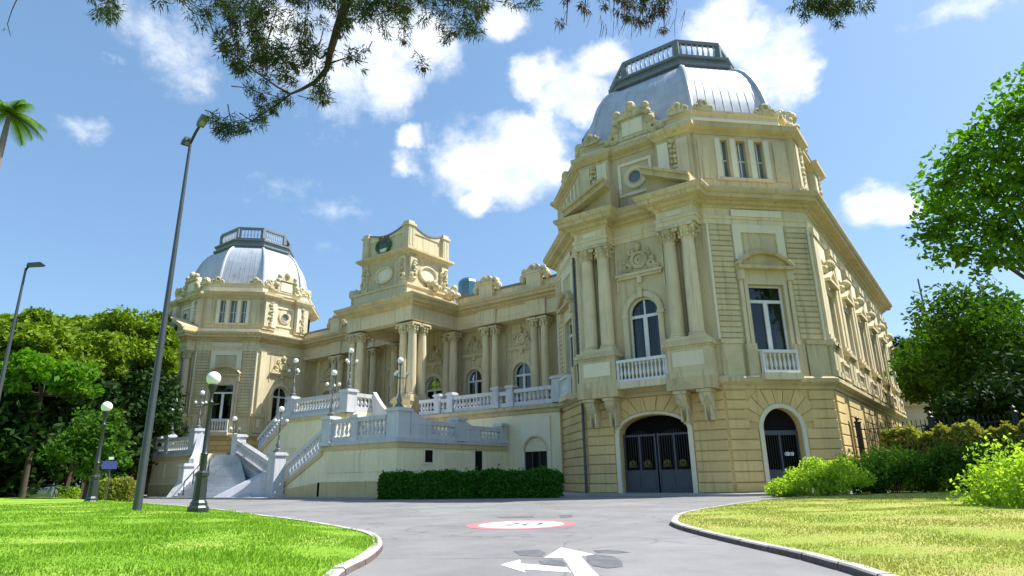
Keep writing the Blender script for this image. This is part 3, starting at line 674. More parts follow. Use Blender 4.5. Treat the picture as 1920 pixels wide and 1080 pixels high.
# ---- face with an arched window between column pairs
def arch_face(F, L, columns=True, gate=False, ground=True, label=None):
    c = L/2
    if ground:
        if gate:
            gh, gs, gr = 2.12, 3.45, .97
            wall(F, 0, L, 0, Z_BELT0, [(c, gh, 0, gs, gr)], M['ground_wall'], .7)
            sr_ = MB(); sr_.fring(F, c, gs, gh, gh+.26, 0, .13, 0, math.pi, 22, (gr+.05)/gh)
            for s in (-1, 1): sr_.fbox(F, min(c+s*gh, c+s*(gh+.26)), max(c+s*gh, c+s*(gh+.26)), 0, .12, .12, gs)
            sr_.build('gate_surround', M['panel'], Pl)
            voussoirs(F, c, gs, gh+.28, 4.2, (gr+.08)/gh, 11, .07, .34, Z_BELT0-.06, 'ground_wall')
            for a, b in ((.04, c-gh-.30), (c+gh+.30, L-.04)):
                courses(F, a, b, .62, gs-.1, 5, 0, .10, 'ground_wall'); courses(F, a, b, gs-.1, Z_BELT0-.08, 4, 0, .10, 'ground_wall'); courses(F, a, b, .1, .6, 1, 0, .16, 'ground_wall')
        else:
            wall(F, 0, L, 0, Z_BELT0, [], M['ground_wall'], .7); courses(F, .04, L-.04, .1, Z_BELT0-.08, 9, 0, .10, 'ground_wall')
    hw, zb, zs = .98, 7.55, 10.5
    wall(F, 0, L, Z_BELT, Z_FRZ, [(c, hw, zb, zs, hw)], M['wall'])
    casement(F, c, hw, zb, zs, hw, transom=10.35, label=label)
    sr_ = MB(); sr_.fring(F, c, zs, hw, hw+.36, 0, .20, 0, math.pi, 20)
    for s in (-1, 1):
        u0_, u1_ = sorted((c+s*hw, c+s*(hw+.34))); sr_.fbox(F, u0_, u1_, 0, .15, zb, zs)
        u0_, u1_ = sorted((c+s*(hw-.04), c+s*(hw+.42))); sr_.fbox(F, u0_, u1_, 0, .19, zs-.2, zs)
    sr_.fbox(F, c-.14, c+.14, 0, .30, zs+hw-.05, zs+hw+.52)
    sr_.build('window_surround', M['trim'], Pl)
    medallion(F, c, 13.9)
    # shallow framed field round the cartouche
    for q in (-1.6, 1.5): MB().fbox(F, c+q, c+q+.1, 0, .06, 12.0, 15.0).build('wall_moulding', M['trim'], Pl)
    if columns:
        for s in (-1, 1):
            a, b = sorted((c+s*1.62, c+s*4.12))
            pedestal(F, a, b, 1.0); ressaut(F, a+.12, b-.10, .92)
            for q in (2.25, 3.38): fcol(F, c+s*q, .50)
            for q in (2.25, 3.38): MB().fbox(F, c+s*q-.44, c+s*q+.44, 0, .10, Z_DADO, Z_COL1).build('pilaster', M['wall'], Pl)
            half_pediment(F, a-.3, b+.2, 1.75, Z_COR+.02, 1.4, -s) if s > 0 else half_pediment(F, a-.2, b+.45, 1.75, Z_COR+.02, 1.4, 1)
            if gate or ground:
                for q in (2.2, 3.55): console(F, c+s*q, .02, .95, 3.75, Z_BELT0, .6)
                MB().fbox(F, a-.1, b+.1, .0, 1.12, Z_BELT0+.02, Z_BELT-.005).build('belt_course', M['cornice'], Pl)
        balcony(F, c-1.58, c+1.58, .92, Z_BELT+.12, 7.62)
        MB().fbox(F, c-1.62, c+1.62, .0, 1.06, Z_BELT-.25, Z_BELT+.12).build('balcony_slab', M['trim'], Pl)
    else:
        for s in (-1, 1):
            for q in ((2.85, 3.8) if L > 8 else (2.6,)): MB().fbox(F, c+s*q-.35, c+s*q+.35, 0, .22, Z_DADO, Z_COL1).build('pilaster', M['trim'], Pl)
            a, b = sorted((c+s*2.15, c+s*(L/2-.1))); pedestal(F, a, b, .35)

# ---- chamfer face with flat-headed window and banded rustication
def rect_face(F, L, door=False, ground=True, bands=True, label=None):
    c = L/2
    if ground:
        if door:
            dh, ds = 1.12, 3.35
            wall(F, 0, L, 0, Z_BELT0, [(c-.15, dh, 0, ds, dh)], M['ground_wall'], .7); cc = c-.15
            sr_ = MB(); sr_.fring(F, cc, ds, dh, dh+.24, 0, .13, 0, math.pi, 18)
            for s in (-1, 1): sr_.fbox(F, min(cc+s*dh, cc+s*(dh+.24)), max(cc+s*dh, cc+s*(dh+.24)), 0, .12, .12, ds)
            sr_.build('door_surround', M['panel'], Pl)
            voussoirs(F, cc, ds, dh+.26, 2.35, 1.0, 9, .07, .22, Z_BELT0-.06, 'ground_wall')
            for a, b in ((.05, cc-dh-.28), (cc+dh+.28, L-.05)):
                courses(F, a, b, .62, ds, 5, 0, .10, 'ground_wall'); courses(F, a, b, .1, .6, 1, 0, .16, 'ground_wall')
                a2, b2 = (a, b-.45) if b < c else (a+.45, b); courses(F, a2, b2, ds, Z_BELT0-.08, 4, 0, .10, 'ground_wall')
        else:
            wall(F, 0, L, 0, Z_BELT0, [], M['ground_wall'], .7); courses(F, .05, L-.05, .62, Z_BELT0-.08, 9, 0, .10, 'ground_wall', split=3); courses(F, .05, L-.05, .1, .6, 1, 0, .16, 'ground_wall')
    hw, zb, zs = 1.1, 7.6, 11.5
    wall(F, 0, L, Z_BELT, Z_FRZ, [(c, hw, zb, zs, 0)], M['wall'])
    casement(F, c, hw, zb, zs, 0, transom=10.55, label=label)
    fr = MB()
    for s in (-1, 1):
        a, b = sorted((c+s*hw, c+s*(hw+.22))); fr.fbox(F, a, b, 0, .12, zb, zs+.2); a, b = sorted((c+s*(hw+.30), c+s*(hw+.52))); fr.fbox(F, a, b, 0, .18, zb-.6, 12.35)
        a, b = sorted((c+s*(hw+.22), c+s*(hw+.58))); fr.fbox(F, a, b, 0, .34, 11.75, 12.35)
    fr.fbox(F, c-hw, c+hw, 0, .12, zs, zs+.2); fr.fbox(F, c-hw-.28, c+hw+.28, 0, .10, zs+.2, 12.35)
    fr.build('window_surround', M['trim'], Pl)
    hd = MB(); hd.fbox(F, c-1.72, c+1.72, 0, .52, 12.35, 12.55)
    r = 2.1; zc_ = 12.55-r+.78; a0 = math.acos(min(1, 1.66/r))
    hd.fring(F, c, zc_, r-.05, r+.22, 0, .56, a0, math.pi-a0, 14)
    hd.fprism(F, [(c-1.6, 12.55)]+[(c+r*math.cos(math.pi-a0+(2*a0-math.pi)*i/10), zc_+r*math.sin(math.pi-a0+(2*a0-math.pi)*i/10)) for i in range(11)]+[(c+1.6, 12.55)], 0, .2)
    hd.build('window_hood', M['cornice'], Pl)
    # pale moulded frame above the hood and frieze tablet
    pf = MB(); pf.fbox(F, c-1.62, c-1.12, 0, .09, 13.0, 15.2); pf.fbox(F, c+1.12, c+1.62, 0, .09, 13.0, 15.2); pf.fbox(F, c-1.12, c+1.12, 0, .09, 14.7, 15.2); pf.build('pale_frame', M['panel'], Pl)
    MB().fbox(F, c-1.6, c+1.6, .12, .17, Z_FRZ-.56, Z_FRZ-.14).build('frieze_panel', M['panel'], Pl)
    balcony(F, c-1.05, c+1.05, .62, Z_BELT+.12, 7.58)
    MB().fbox(F, c-1.12, c+1.12, .0, .74, Z_BELT-.25, Z_BELT+.12).build('balcony_slab', M['trim'], Pl)
    for s in (-1, 1):
        a, b = sorted((c+s*1.12, c+s*1.75)); MB().fbox(F, a, b, 0, .3, Z_BELT, 8.0).build('window_pier', M['wall'], Pl)
        a, b = sorted((c+s*1.95, c+s*(L/2-.06))); MB().fbox(F, a, b, 0, .16, Z_BELT, Z_DADO-.25).fbox(F, a, b, 0, .26, Z_DADO-.25, Z_DADO).build('pedestal', M['wall'], Pl)
    if bands:
        for a, b in ((.14, c-1.70), (c+1.70, L-.14)): courses(F, a, b, Z_DADO+.05, 15.1, 21, 0, .09, 'wall')
    for q in (0, L-.13): MB().fbox(F, q, q+.13, 0, .16, Z_DADO, 15.15).build('corner_strip', M['panel'], Pl)

# ---- attic storey, parapet, dome and crown
def oct_poly(cx, cy, hx, c, hy=None):
    hy = hx if hy is None else hy; a = hx+c; e = hy+c
    return [(cx-hx, cy-e), (cx+hx, cy-e), (cx+a, cy-hy), (cx+a, cy+hy), (cx+hx, cy+e), (cx-hx, cy+e), (cx-a, cy+hy), (cx-a, cy-hy)]
def acroterion(x, y, z, rz, s=1.0):
    F = Frame(x, y, math.cos(rz), math.sin(rz)); mb = MB()
    mb.fbox(F, -.62*s, .62*s, -.5*s, .25*s, z, z+.35*s); mb.fprism(F, [(-.55*s, z+.35*s)]+arch_pts(0, z+.55*s, .55*s, 10)+[(.55*s, z+.35*s)], -.4*s, .18*s)
    mb.fring(F, 0, z+.62*s, .14*s, .40*s, .0, .34*s, n=12)
    for k in (-1, 1): mb.fring(F, k*.6*s, z+.35*s, .08*s, .28*s, -.1, .26*s, n=10)
    return mb.build('acroterion', M['ornament'], Pl, True)
def garland(F, u, d, z0, z1):
    mb = MB(); rnd = random.Random(int(u*100+z0*10)); n = 9
    for i in range(n):
        t = i/(n-1); z = z1-(z1-z0)*t; r = .12+.12*math.sin(t*math.pi)
        for k in range(3): p = F.p(u+rnd.uniform(-r, r), d+rnd.uniform(0, .08), z+rnd.uniform(-.1, .1)); mb.sphere(p, rnd.uniform(.09, .16), 6, 4)
    return mb.build('garland', M['ornament'], Pl, True)
def pavilion_top(cx, dome_label=None, hyw=HW, ds=1.0):
    AY = hyw+B; cy = Y0+AY; ry = hyw/HW
    body = oct_poly(cx, cy, HW, B, hyw)
    at = offset_poly(body, -.48); F_ = {}
    band(MB(), offset_poly(body, -.2), [(0, Z_COR), (0, Z_COR+.5), (-.28, Z_COR+.62)]).build('attic_plinth', M['trim'], Pl)
    za0, za1 = Z_COR+.6, 21.45
    core = offset_poly(body, -1.1); MB().prism(core, Z_COR, 22.4).build('attic_core', M['dark'], Pl)
    k = HW-.48*math.tan(math.pi/8); a = A_-.48; ky = hyw-.48*math.tan(math.pi/8); ay = AY-.48
    for nm, (ox, oy, ux, uy, ln) in {'S': (cx-k, cy-ay, 1, 0, 2*k), 'SE': (cx+k, cy-ay, 1, 1, (a-k)*2**.5), 'E': (cx+a, cy-ky, 0, 1, 2*ky), 'SW': (cx-a, cy-ky, 1, -1, (a-k)*2**.5), 'W': (cx-a, cy+ky, 0, -1, 2*ky)}.items():
        F = Frame(ox, oy, ux, uy); c = ln/2
        if nm in ('SE', 'SW'):
            ops = [(c-1.18, .26, 18.55, 21.15, 0), (c, .30, 18.55, 21.15, 0), (c+1.18, .26, 18.55, 21.15, 0)]
            wall(F, 0, ln, za0, za1, ops, M['wall'], .45)
            for cu, w, z0, z1, _ in ops:
                g = MB().fbox(F, cu-w, cu+w, -.36, -.32, z0, z1).build('window', M['glass_dim'], Pl)
                b_ = MB().fbox(F, cu-.035, cu+.035, -.32, -.28, z0, z1); b_.fbox(F, cu-w, cu+w, -.32, -.28, 19.8, 19.87); b_.build('glazing_bar', M['white'], g)
            for cu in (c-1.62, c-.62, c+.62, c+1.62): MB().fbox(F, cu-.17, cu+.17, 0, .12, 18.5, 21.2).build('pale_mullion', M['panel'], Pl)
            MB().fbox(F, c-1.9, c+1.9, 0, .16, 18.3, 18.5).build('window_sill', M['trim'], Pl)
            for q in (.55, ln-.55): MB().fbox(F, q-.42, q+.42, 0, .08, 18.4, 21.2).build('pilaster', M['wall'], Pl)
        else:
            wall(F, 0, ln, za0, za1, [], M['wall'], .45)
            o = MB(); o.fring(F, c, 19.75, .50, .80, 0, .16, n=22); o.fring(F, c, 19.75, .43, .52, 0, .22, n=22); o.build('oval_window', M['trim'], Pl)
            MB().fprism(F, [(c+.48*math.cos(t*math.pi/10), 19.75+.48*math.sin(t*math.pi/10)) for t in range(20)], .0, .03).build('pane', M['glass_dim'], Pl)
            fr = MB()
            for (u0_, u1_, z0, z1) in ((-1.2, 1.2, 20.75, 20.95), (-1.2, 1.2, 18.55, 18.75), (-1.2, -1.0, 18.75, 20.75), (1.0, 1.2, 18.75, 20.75)): fr.fbox(F, c+u0_, c+u1_, 0, .09, z0, z1)
            fr.build('window_frame_moulding', M['panel'], Pl)
            for s in (-1, 1):
                m_ = min(1.0, ln/8.2); a0, a1 = sorted((c+s*1.72*m_, c+s*3.95*m_))
                MB().fbox(F, a0, a1, -.1, .42, za0, za1).build('attic_pier', M['wall'], Pl)
                for q in (2.2, 3.45):
                    MB().fbox(F, c+s*q*m_-.36*m_, c+s*q*m_+.36*m_, .42, .52, 18.2, 21.2).build('pilaster', M['panel' if q < 3 else 'trim'], Pl)
                garland(F, c+s*2.83*m_, .5, 18.3, 21.1)
                band(MB(), frect(F, a0+.06, a1-.06, -.3, .42), [(0, za1-.02), (.1, za1+.02), (.34, za1+.26), (.44, za1+.34), (.44, za1+.6), (0, za1+.68)]).build('attic_cornice', M['cornice'], Pl)
    band(MB(), at, [(0, za1), (.06, za1), (.10, za1+.16), (.30, za1+.26), (.46, za1+.36), (.46, za1+.58), (.52, za1+.66), (0, za1+.72)]).build('attic_cornice', M['cornice'], Pl)
    zp = za1+.7
    par = offset_poly(body, -.75)
    band(MB(), par, [(0, zp), (0, zp+.95), (.12, zp+1.0), (.12, zp+1.18), (-.1, zp+1.22)]).build('parapet', M['trim'], Pl)
    # moulded pale strip on the parapet
    band(MB(), offset_poly(par, .02), [(0, zp+.28), (.04, zp+.3), (.04, zp+.66), (0, zp+.68)]).build('parapet_panel', M['panel'], Pl)
    # dome: octagonal curved zinc roof, one panel to a side
    zb, zt = zp+.9, 29.1; hb, cb, ht, ct = 3.75*ds, 3.8*ds, 2.45*ds, 2.6*ds; NL = 9
    cyd = cy+.35*ds
    rings = []
    for i in range(NL+1):
        t = i/NL*math.radians(80); w = (math.cos(t)-math.cos(math.radians(80)))/(1-math.cos(math.radians(80))); z = zb+(zt-zb)*math.sin(t)/math.sin(math.radians(80))
        rings.append((oct_poly(cx, cyd, ht+(hb-ht)*w, ct+(cb-ct)*w, (ht+(hb-ht)*w)*ry), z))
    dome = empty('dome', (0, 0, 0)); dome.parent = Pl
    if dome_label: dome['label'] = dome_label
    for k in range(8):
        mb = MB(); rr = [[(*r[k], z), (*r[(k+1) % 8], z)] for r, z in rings]
        vs = [p for r in rr for p in r]; mb.add(vs, [(2*i, 2*i+1, 2*i+3, 2*i+2) for i in range(NL)]); mb.build('roof_panel', M['zinc'], dome, True)
        # hip roll along the corner and standing seams up the panel
        mb = MB(); mb.tube([(*r[k], z) for r, z in rings], [.17]*(NL+1), 7); mb.build('hip_roll', M['zinc'], dome, True)
        se = MB(); ns = 9
        for j in range(1, ns):
            t = j/ns; se.tube([(r[k][0]*(1-t)+r[(k+1) % 8][0]*t, r[k][1]*(1-t)+r[(k+1) % 8][1]*t, z) for r, z in rings], .022, 4)
        se.build('standing_seam', M['zinc'], dome)
    # crown: ledges and pierced metal balustrade
    c1 = oct_poly(cx, cyd, 2.45*ds, 2.6*ds, 2.45*ds*ry)
    crown = band(MB(), c1, [(-.2, zt-.25), (.05, zt-.2), (.05, zt+.15), (.28, zt+.22), (.28, zt+.42), (.0, zt+.5), (.0, zt+.85), (.2, zt+.92), (.2, zt+1.1), (-.35, zt+1.2)]).build('crown', M['zinc_dark'], Pl)
    c2 = oct_poly(cx, cyd, 2.15*ds, 2.3*ds, 2.15*ds*ry); zr = zt+1.15
    rails = MB()
    for z0, z1, w in ((zr, zr+.32, .22), (zr+1.45, zr+1.75, .26)):
        outer = offset_poly(c2, w/2); inner = offset_poly(c2, -w/2); n = 8
        vs = [(x, y, z0) for x, y in outer]+[(x, y, z1) for x, y in outer]+[(x, y, z1) for x, y in inner]+[(x, y, z0) for x, y in inner]
        fs = []
        for i in range(n):
            j = (i+1) % n
            for q in range(4): fs.append((q*n+i, q*n+j, ((q+1) % 4)*n+j, ((q+1) % 4)*n+i))
        rails.add(vs, fs)
    for x, y in c2: rails.box(x-.19, x+.19, y-.19, y+.19, zr+.3, zr+1.5)
    ro = rails.build('crown_balustrade', M['zinc_dark'], Pl)
    me = baluster_mesh(1.13, 'zinc')
    for k in (0, 1, 2, 7, 6):
        p, q = np.array(c2[k]), np.array(c2[(k+1) % 8]); n = 11 if k in (0, 2, 6) else 7
        for i in range(n): t = (i+.8)/(n+.6); w = p+(q-p)*t; link('baluster', me, ro, (w[0], w[1], zr+.32))
    MB().prism(offset_poly(c2, -.3), zr-.3, zr+.05).build('crown_deck', M['zinc_dark'], Pl)
    # carved work on the parapet
    pc = offset_poly(par, .05)
    for k, (x, y) in enumerate(pc):
        if k in (4, 5): continue
        dx, dy = x-cx, y-cy; rz = math.atan2(dy, dx)+math.pi/2
        for sgn in (-1, 1): acroterion(x+sgn*.85*math.cos(rz+sgn*math.pi/8), y+sgn*.85*math.sin(rz+sgn*math.pi/8), zp+1.1, rz+sgn*math.pi/8, .8)
    for nm in ('S', 'E', 'W'):
        F = {'S': Frame(cx-HW, cy-AY+.85, 1, 0), 'E': Frame(cx+A_-.85, cy-hyw, 0, 1), 'W': Frame(cx-A_+.85, cy+hyw, 0, -1)}[nm]; c = HW if nm == 'S' else hyw
        mb = MB(); z = zp+.6
        mb.fbox(F, c-1.1, c+1.1, -.3, .25, z, z+1.5); mb.fprism(F, [(c-1.3, z+1.5)]+arch_pts(c, z+1.5, 1.2, 10, sz=.55)+[(c+1.3, z+1.5)], -.35, .4)
        for s in (-1, 1):
            mb.fring(F, c+s*1.45, z+.35, .12, .46, -.1, .42, n=12); mb.fring(F, c+s*1.25, z+1.15, .10, .34, -.1, .40, n=12)
            for q, rr in ((.9, .34), (1.5, .26), (2.0, .3)): p = F.p(c+s*(1.55-q*.25), .3, z+q); mb.sphere(p, rr, 8, 6)
            p = F.p(c+s*1.95, .2, z+.2); mb.sphere(p, .3, 8, 6)
        p = F.p(c, .3, z+2.25); mb.sphere(p, .38, 8, 6, 1, 1, 1.2)
        o = mb.build('cartouche', M['ornament'], Pl, True); MB().fbox(F, c-.75, c+.75, .25, .30, z+.25, z+1.3).build('cartouche_panel', M['panel'], o)

# ---- near pavilion
FS = {k: face_of(CXR, k) for k in LEN}
arch_face(FS['S'], LEN['S'], True, True)
rect_face(FS['SE'], LEN['SE'], door=True)
rect_face(FS['SW'], LEN['SW'], door=False)
FW = Frame(CXR-A_, 46.6, 0, -1)
wall(FW, 0, 46.6-Y0-B, 0, Z_FRZ, [], M['wall'])
body_r = [(X1, Y0), (X2, Y0), (X2+B, Y0+B), (X2+B, YB), (X1-B, YB), (X1-B, Y0+B)]
MB().prism(offset_poly(body_r, -1.2), 0, Z_COR-.3).build('inner_mass', M['dark'], Pl)
band(MB(), body_r, BELT).build('belt_course', M['cornice'], Pl)
band(MB(), body_r, ENT()).build('entablature', M['trim'], Pl)
band(MB(), body_r, CORN).build('cornice', M['cornice'], Pl)
pavilion_top(CXR, 'grey zinc octagonal dome of the corner pavilion over the iron gate')
# ---- far pavilion
FL = {k: face_of(CXL, k) for k in LEN}
arch_face(FL['S'], LEN['S'], True, False)
rect_face(FL['SE'], LEN['SE'])
arch_face(FL['E'], LEN['E']-2*(HW-3.3), False, False)
wall(FL['SW'], 0, LEN['SW'], 0, Z_FRZ, [], M['wall']); wall(FL['E'], 6.6, 8.6, 0, Z_FRZ, [], M['wall'])
HYL = 3.3
body_l = oct_poly(CXL, Y0+B+HYL, HW, B, HYL)
MB().prism(offset_poly(body_l, -1.2), 0, Z_COR-.3).build('inner_mass', M['dark'], Pl)
band(MB(), body_l, BELT).build('belt_course', M['cornice'], Pl)
band(MB(), body_l, ENT()).build('entablature', M['trim'], Pl)
band(MB(), body_l, CORN).build('cornice', M['cornice'], Pl)
pavilion_top(CXL, 'grey zinc octagonal dome of the pavilion beyond the portico', HYL, .92)

# ---- long side wall with pedimented windows
FE = Frame(X2+B, Y0+B, 0, 1); LE = YB-Y0-B
bays = [y-(Y0+B) for y in (42.2, 47.7, 53.4, 59.1, 64.8, 70.2)]
wall(FE, 0, LE, 0, Z_BELT0, [(u, .55, 1.6, 3.4, .55) for u in bays], M['ground_wall'], .6)
for i in range(len(bays)+1):
    a = .05 if i == 0 else bays[i-1]+.75; b = LE-.05 if i == len(bays) else bays[i]-.75
    courses(FE, a, b, .62, Z_BELT0-.08, 8, 0, .10, 'ground_wall'); courses(FE, a, b, .1, .6, 1, 0, .16, 'ground_wall')
for u in bays: MB().fprism(FE, [(u-.55, 1.6)]+arch_pts(u, 3.4, .55, 8)+[(u+.55, 1.6)], -.3, -.25).build('window', M['glass'], Pl)
wall(FE, 0, LE, Z_BELT, Z_FRZ, [(u, .85, 7.7, 11.6, 0) for u in bays], M['wall'])
for i, u in enumerate(bays):
    casement(FE, u, .85, 7.7, 11.6, 0, transom=10.7)
    fr = MB()
    for s in (-1, 1):
        a, b = sorted((u+s*.85, u+s*1.2)); fr.fbox(FE, a, b, 0, .16, 7.6, 12.0); a, b = sorted((u+s*.9, u+s*1.3)); fr.fbox(FE, a, b, 0, .36, 11.7, 12.2)
    fr.fbox(FE, u-.85, u+.85, 0, .14, 11.6, 12.0); fr.fbox(FE, u-1.2, u+1.2, 0, .26, 7.3, 7.6); fr.build('window_surround', M['trim'], Pl)
    pd = MB(); pd.fbox(FE, u-1.45, u+1.45, 0, .55, 12.2, 12.4); pd.fprism(FE, [(u-1.45, 12.4), (u, 13.25), (u+1.45, 12.4), (u+1.1, 12.4), (u, 13.0), (u-1.1, 12.4)], 0, .55); pd.fprism(FE, [(u-1.2, 12.4), (u, 13.05), (u+1.2, 12.4)], 0, .15); pd.build('window_pediment', M['trim'], Pl)
    p = FE.p(u, .4, 13.5); MB().sphere(p, .36, 8, 6, 1, 1, 1.1).fring(FE, u-.5, 13.15, .08, .3, 0, .4, n=8).fring(FE, u+.5, 13.15, .08, .3, 0, .4, n=8).build('finial', M['ornament'], Pl, True)
    balcony(FE, u-.95, u+.95, .40, Z_BELT+.1, 7.3, mat='trim')
    MB().fbox(FE, u-1.0, u+1.0, 0, .09, 13.9, 14.9).build('wall_panel', M['panel'], Pl)
edges = [0]+[(bays[i]+bays[i+1])/2 for i in range(5)]+[LE]
for i, e in enumerate(edges):
    for q in ((.42, 1.15) if i == 0 else ((-.62, .62) if i < 6 else (-.42,))):
        pl = MB(); pl.fbox(FE, e+q-.34, e+q+.34, 0, .26, Z_DADO, Z_COL1-.5); pl.fbox(FE, e+q-.40, e+q+.40, 0, .34, Z_COL1-.5, Z_COL1); pl.fbox(FE, e+q-.40, e+q+.40, 0, .34, Z_DADO, Z_DADO+.35); pl.build('pilaster', M['trim'], Pl)
        pedestal(FE, e+q-.42, e+q+.42, .36, panel=False)
MB().fbox(FE, .8, LE+.2, -.9, .35, Z_COR, Z_COR+.45).build('parapet', M['trim'], Pl)
MB().prism([(X1-B+.6, 50.8), (X2+B-.9, 53), (X2+B-.9, YB-.6), (X1-B+.6, YB-.6)], Z_COR-.2, Z_COR+.9).build('roof', M['zinc'], Pl)

# ---- wings between pavilions and portico
YW, YC = 46.6, 45.0
def wing(sgn, ornaments=True):
    xi = XC+sgn*(XC-(-40.1))*-1     # portico side
    xo = CXR-A_ if sgn > 0 else CXL+A_
    xa, xb = (XC+4.2, xo) if sgn > 0 else (xo, XC-4.2)
    F = Frame(xa, YW, 1, 0); L = xb-xa
    pairs = [XC+sgn*8.4, XC+sgn*13.95]; wins = [XC+sgn*5.45, XC+sgn*11.15, XC+sgn*16.9]
    wall(F, 0, L, 0, Z_FRZ, [(w-xa, .98, 6.9, 10.2, .98) for w in wins], M['wall'])
    for w in wins:
        casement(F, w-xa, .98, 6.9, 10.2, .98, transom=10.05)
        sr_ = MB(); sr_.fring(F, w-xa, 10.2, .98, 1.32, 0, .2, 0, math.pi, 16)
        for s in (-1, 1): a, b = sorted((w-xa+s*.98, w-xa+s*1.3)); sr_.fbox(F, a, b, 0, .15, 6.3, 10.2)
        sr_.build('window_surround', M['trim'], Pl); medallion(F, w-xa, 13.4, .9)
        for s in (-1, 1): a, b = sorted((w-xa+s*1.75, w-xa+s*2.2)); MB().fbox(F, a, b, 0, .14, 6.3, 15.1).build('pilaster', M['trim'], Pl)
    en = [(xa+.0, YC), (xb, YC), (xb, YW+.5), (xa, YW+.5)]
    MB().box(xa, xb, YC, YW+.4, 14.9, Z_FRZ).build('entablature', M['trim'], Pl)
    lo = MB(); lo.fbox(Frame(xa, YC, 1, 0), 0, L, 0, .06, 14.9, 15.2); lo.fbox(Frame(xa, YC, 1, 0), 0, L, 0, .10, 15.2, 15.4); lo.build('architrave', M['trim'], Pl)
    FC = Frame(xa-.3, YC, 1, 0)
    prof = CORN; rings = [[(xa-.3, YC-o_, z) for o_, z in prof], [(xb+.3, YC-o_, z) for o_, z in prof]]
    pr = [(YC-o_, z) for o_, z in prof]+[(YC+1.5, Z_COR+.04), (YC+1.5, Z_FRZ-.02)]
    n = len(pr); vs = [(xa-.3, y, z) for y, z in pr]+[(xb+.3, y, z) for y, z in pr]
    MB().add(vs, [tuple(range(n)), tuple(range(2*n-1, n-1, -1))]+[(i, (i+1) % n, (i+1) % n+n, i+n) for i in range(n)]).build('cornice', M['cornice'], Pl)
    MB().box(xa, xb, YC+.15, YC+.7, Z_COR, Z_COR+.85).build('parapet', M['trim'], Pl)
    MB().box(xa, xb, YC+.05, YC+.8, Z_COR+.85, Z_COR+1.05).build('parapet_coping', M['zinc_dark'], Pl)
    MB().prism([(xa, YC+.8), (xb, YC+.8), (xb, 60), (xa, 60)], Z_COR-.2, Z_COR+.3).build('roof', M['zinc'], Pl)
    FP = Frame(xa, YC, 1, 0)
    for p in pairs:
        for q in (-.56, .56): column(p+q, YC+.40, Z_COL0-.3, .9).scale = (.9, .9, .977)
        pedestal(Frame(p-1.1, YC, 1, 0), 0, 2.2, .12, Z_BELT, Z_COL0-.35)
        Fq = Frame(p-1.05, YC-.02, 1, 0)
        MB().fbox(Fq, 0, 2.1, -.2, .16, 14.88, Z_FRZ+.02).build('entablature', M['trim'], Pl)
        # crest over each column pair
        mb = MB(); Fo = Frame(p, YC-.05, 1, 0)
        mb.fbox(Fo, -.8, .8, -.7, .3, Z_COR, Z_COR+1.5); mb.fbox(Fo, -.95, .95, -.8, .4, Z_COR+1.5, Z_COR+1.68)
        o_ = mb.build('parapet_pier', M['trim'], Pl)
        mb = MB(); mb.fprism(Fo, [(-.8, Z_COR+1.68)]+arch_pts(0, Z_COR+1.68, .8, 10, sz=.9)+[(.8, Z_COR+1.68)], -.6, .25); mb.fring(Fo, 0, Z_COR+1.95, .1, .42, 0, .42, n=12)
        for k in (-1, 1): mb.fring(Fo, k*.95, Z_COR+1.7, .1, .42, -.2, .35, n=10); p_ = Fo.p(k*1.35, .0, Z_COR+1.2); mb.sphere(p_, .34, 8, 6, 1, 1, 1.3)
        mb.build('crest', M['ornament'], o_, True)
wing(1); wing(-1)
MB().box(CXL+A_, CXR-A_, 47.6, 60, 0, Z_COR-.25).build('inner_mass', M['dark'], Pl)

# ---- portico
PX, PY0 = 4.55, 38.95
por = [(XC-PX, PY0), (XC+PX, PY0), (XC+PX, 46.4), (XC-PX, 46.4)]
def ring_beam(name, prof, mat, inner):
    o = MB(); band(o, por, prof)
    return o.build(name, M[mat], Pl)
# entablature as four beams so the ceiling is recessed between them
e = MB(); e.box(XC-PX, XC+PX, PY0, PY0+.95, 14.95, Z_FRZ); e.box(XC-PX, XC-PX+.95, PY0+.95, 46.4, 14.95, Z_FRZ); e.box(XC+PX-.95, XC+PX, PY0+.95, 46.4, 14.95, Z_FRZ); e.build('entablature', M['trim'], Pl)
MB().box(XC-PX+.9, XC+PX-.9, PY0+.9, 46.4, 15.7, 16.2).build('ceiling', M['wall'], Pl)
band(MB(), por, [(0, 15.3), (.06, 15.3), (.1, 15.5), (.0, 15.52)]).build('architrave', M['trim'], Pl) if False else None
band(MB(), por, CORN).build('cornice', M['cornice'], Pl)
for s in (-1, 1):
    F = Frame(XC-PX if s < 0 else XC+PX-2.15, PY0, 1, 0)
    MB().fbox(F, .08, 2.07, 0, .10, 14.93, Z_FRZ+.01).build('entablature', M['trim'], Pl)
    for q in (3.0, 4.1): column(XC+s*q, PY0+.5, Z_COL0-.35).scale = (1, 1, .985)
    column(XC+s*4.1, PY0+1.75, Z_COL0-.35).scale = (1, 1, .985)
    column(XC+s*4.1, 45.0, Z_COL0-.35).scale = (1, 1, .985); column(XC+s*3.0, 45.3, Z_COL0-.35).scale = (1, 1, .985)
    pedestal(Frame(XC+s*3.55-1.1, PY0, 1, 0), 0, 2.2, .08, Z_BELT, Z_COL0-.4, panel=True)
    MB().box(XC+s*4.1-.55, XC+s*4.1+.55, PY0+.3, PY0+2.35, Z_BELT, Z_COL0-.35).build('pedestal', M['wall'], Pl)
    MB().box(XC+s*3.55-1.1, XC+s*3.55+1.1, 44.45, 46.5, Z_BELT, Z_COL0-.35).build('pedestal', M['wall'], Pl)
FPW = Frame(XC-4.2, YW, 1, 0)
wall(FPW, 0, 8.4, 0, 15.9, [(4.2, 1.15, 6.3, 9.9, 1.15), (1.4, .7, 6.3, 9.4, .7), (7.0, .7, 6.3, 9.4, .7)], M['wall'])
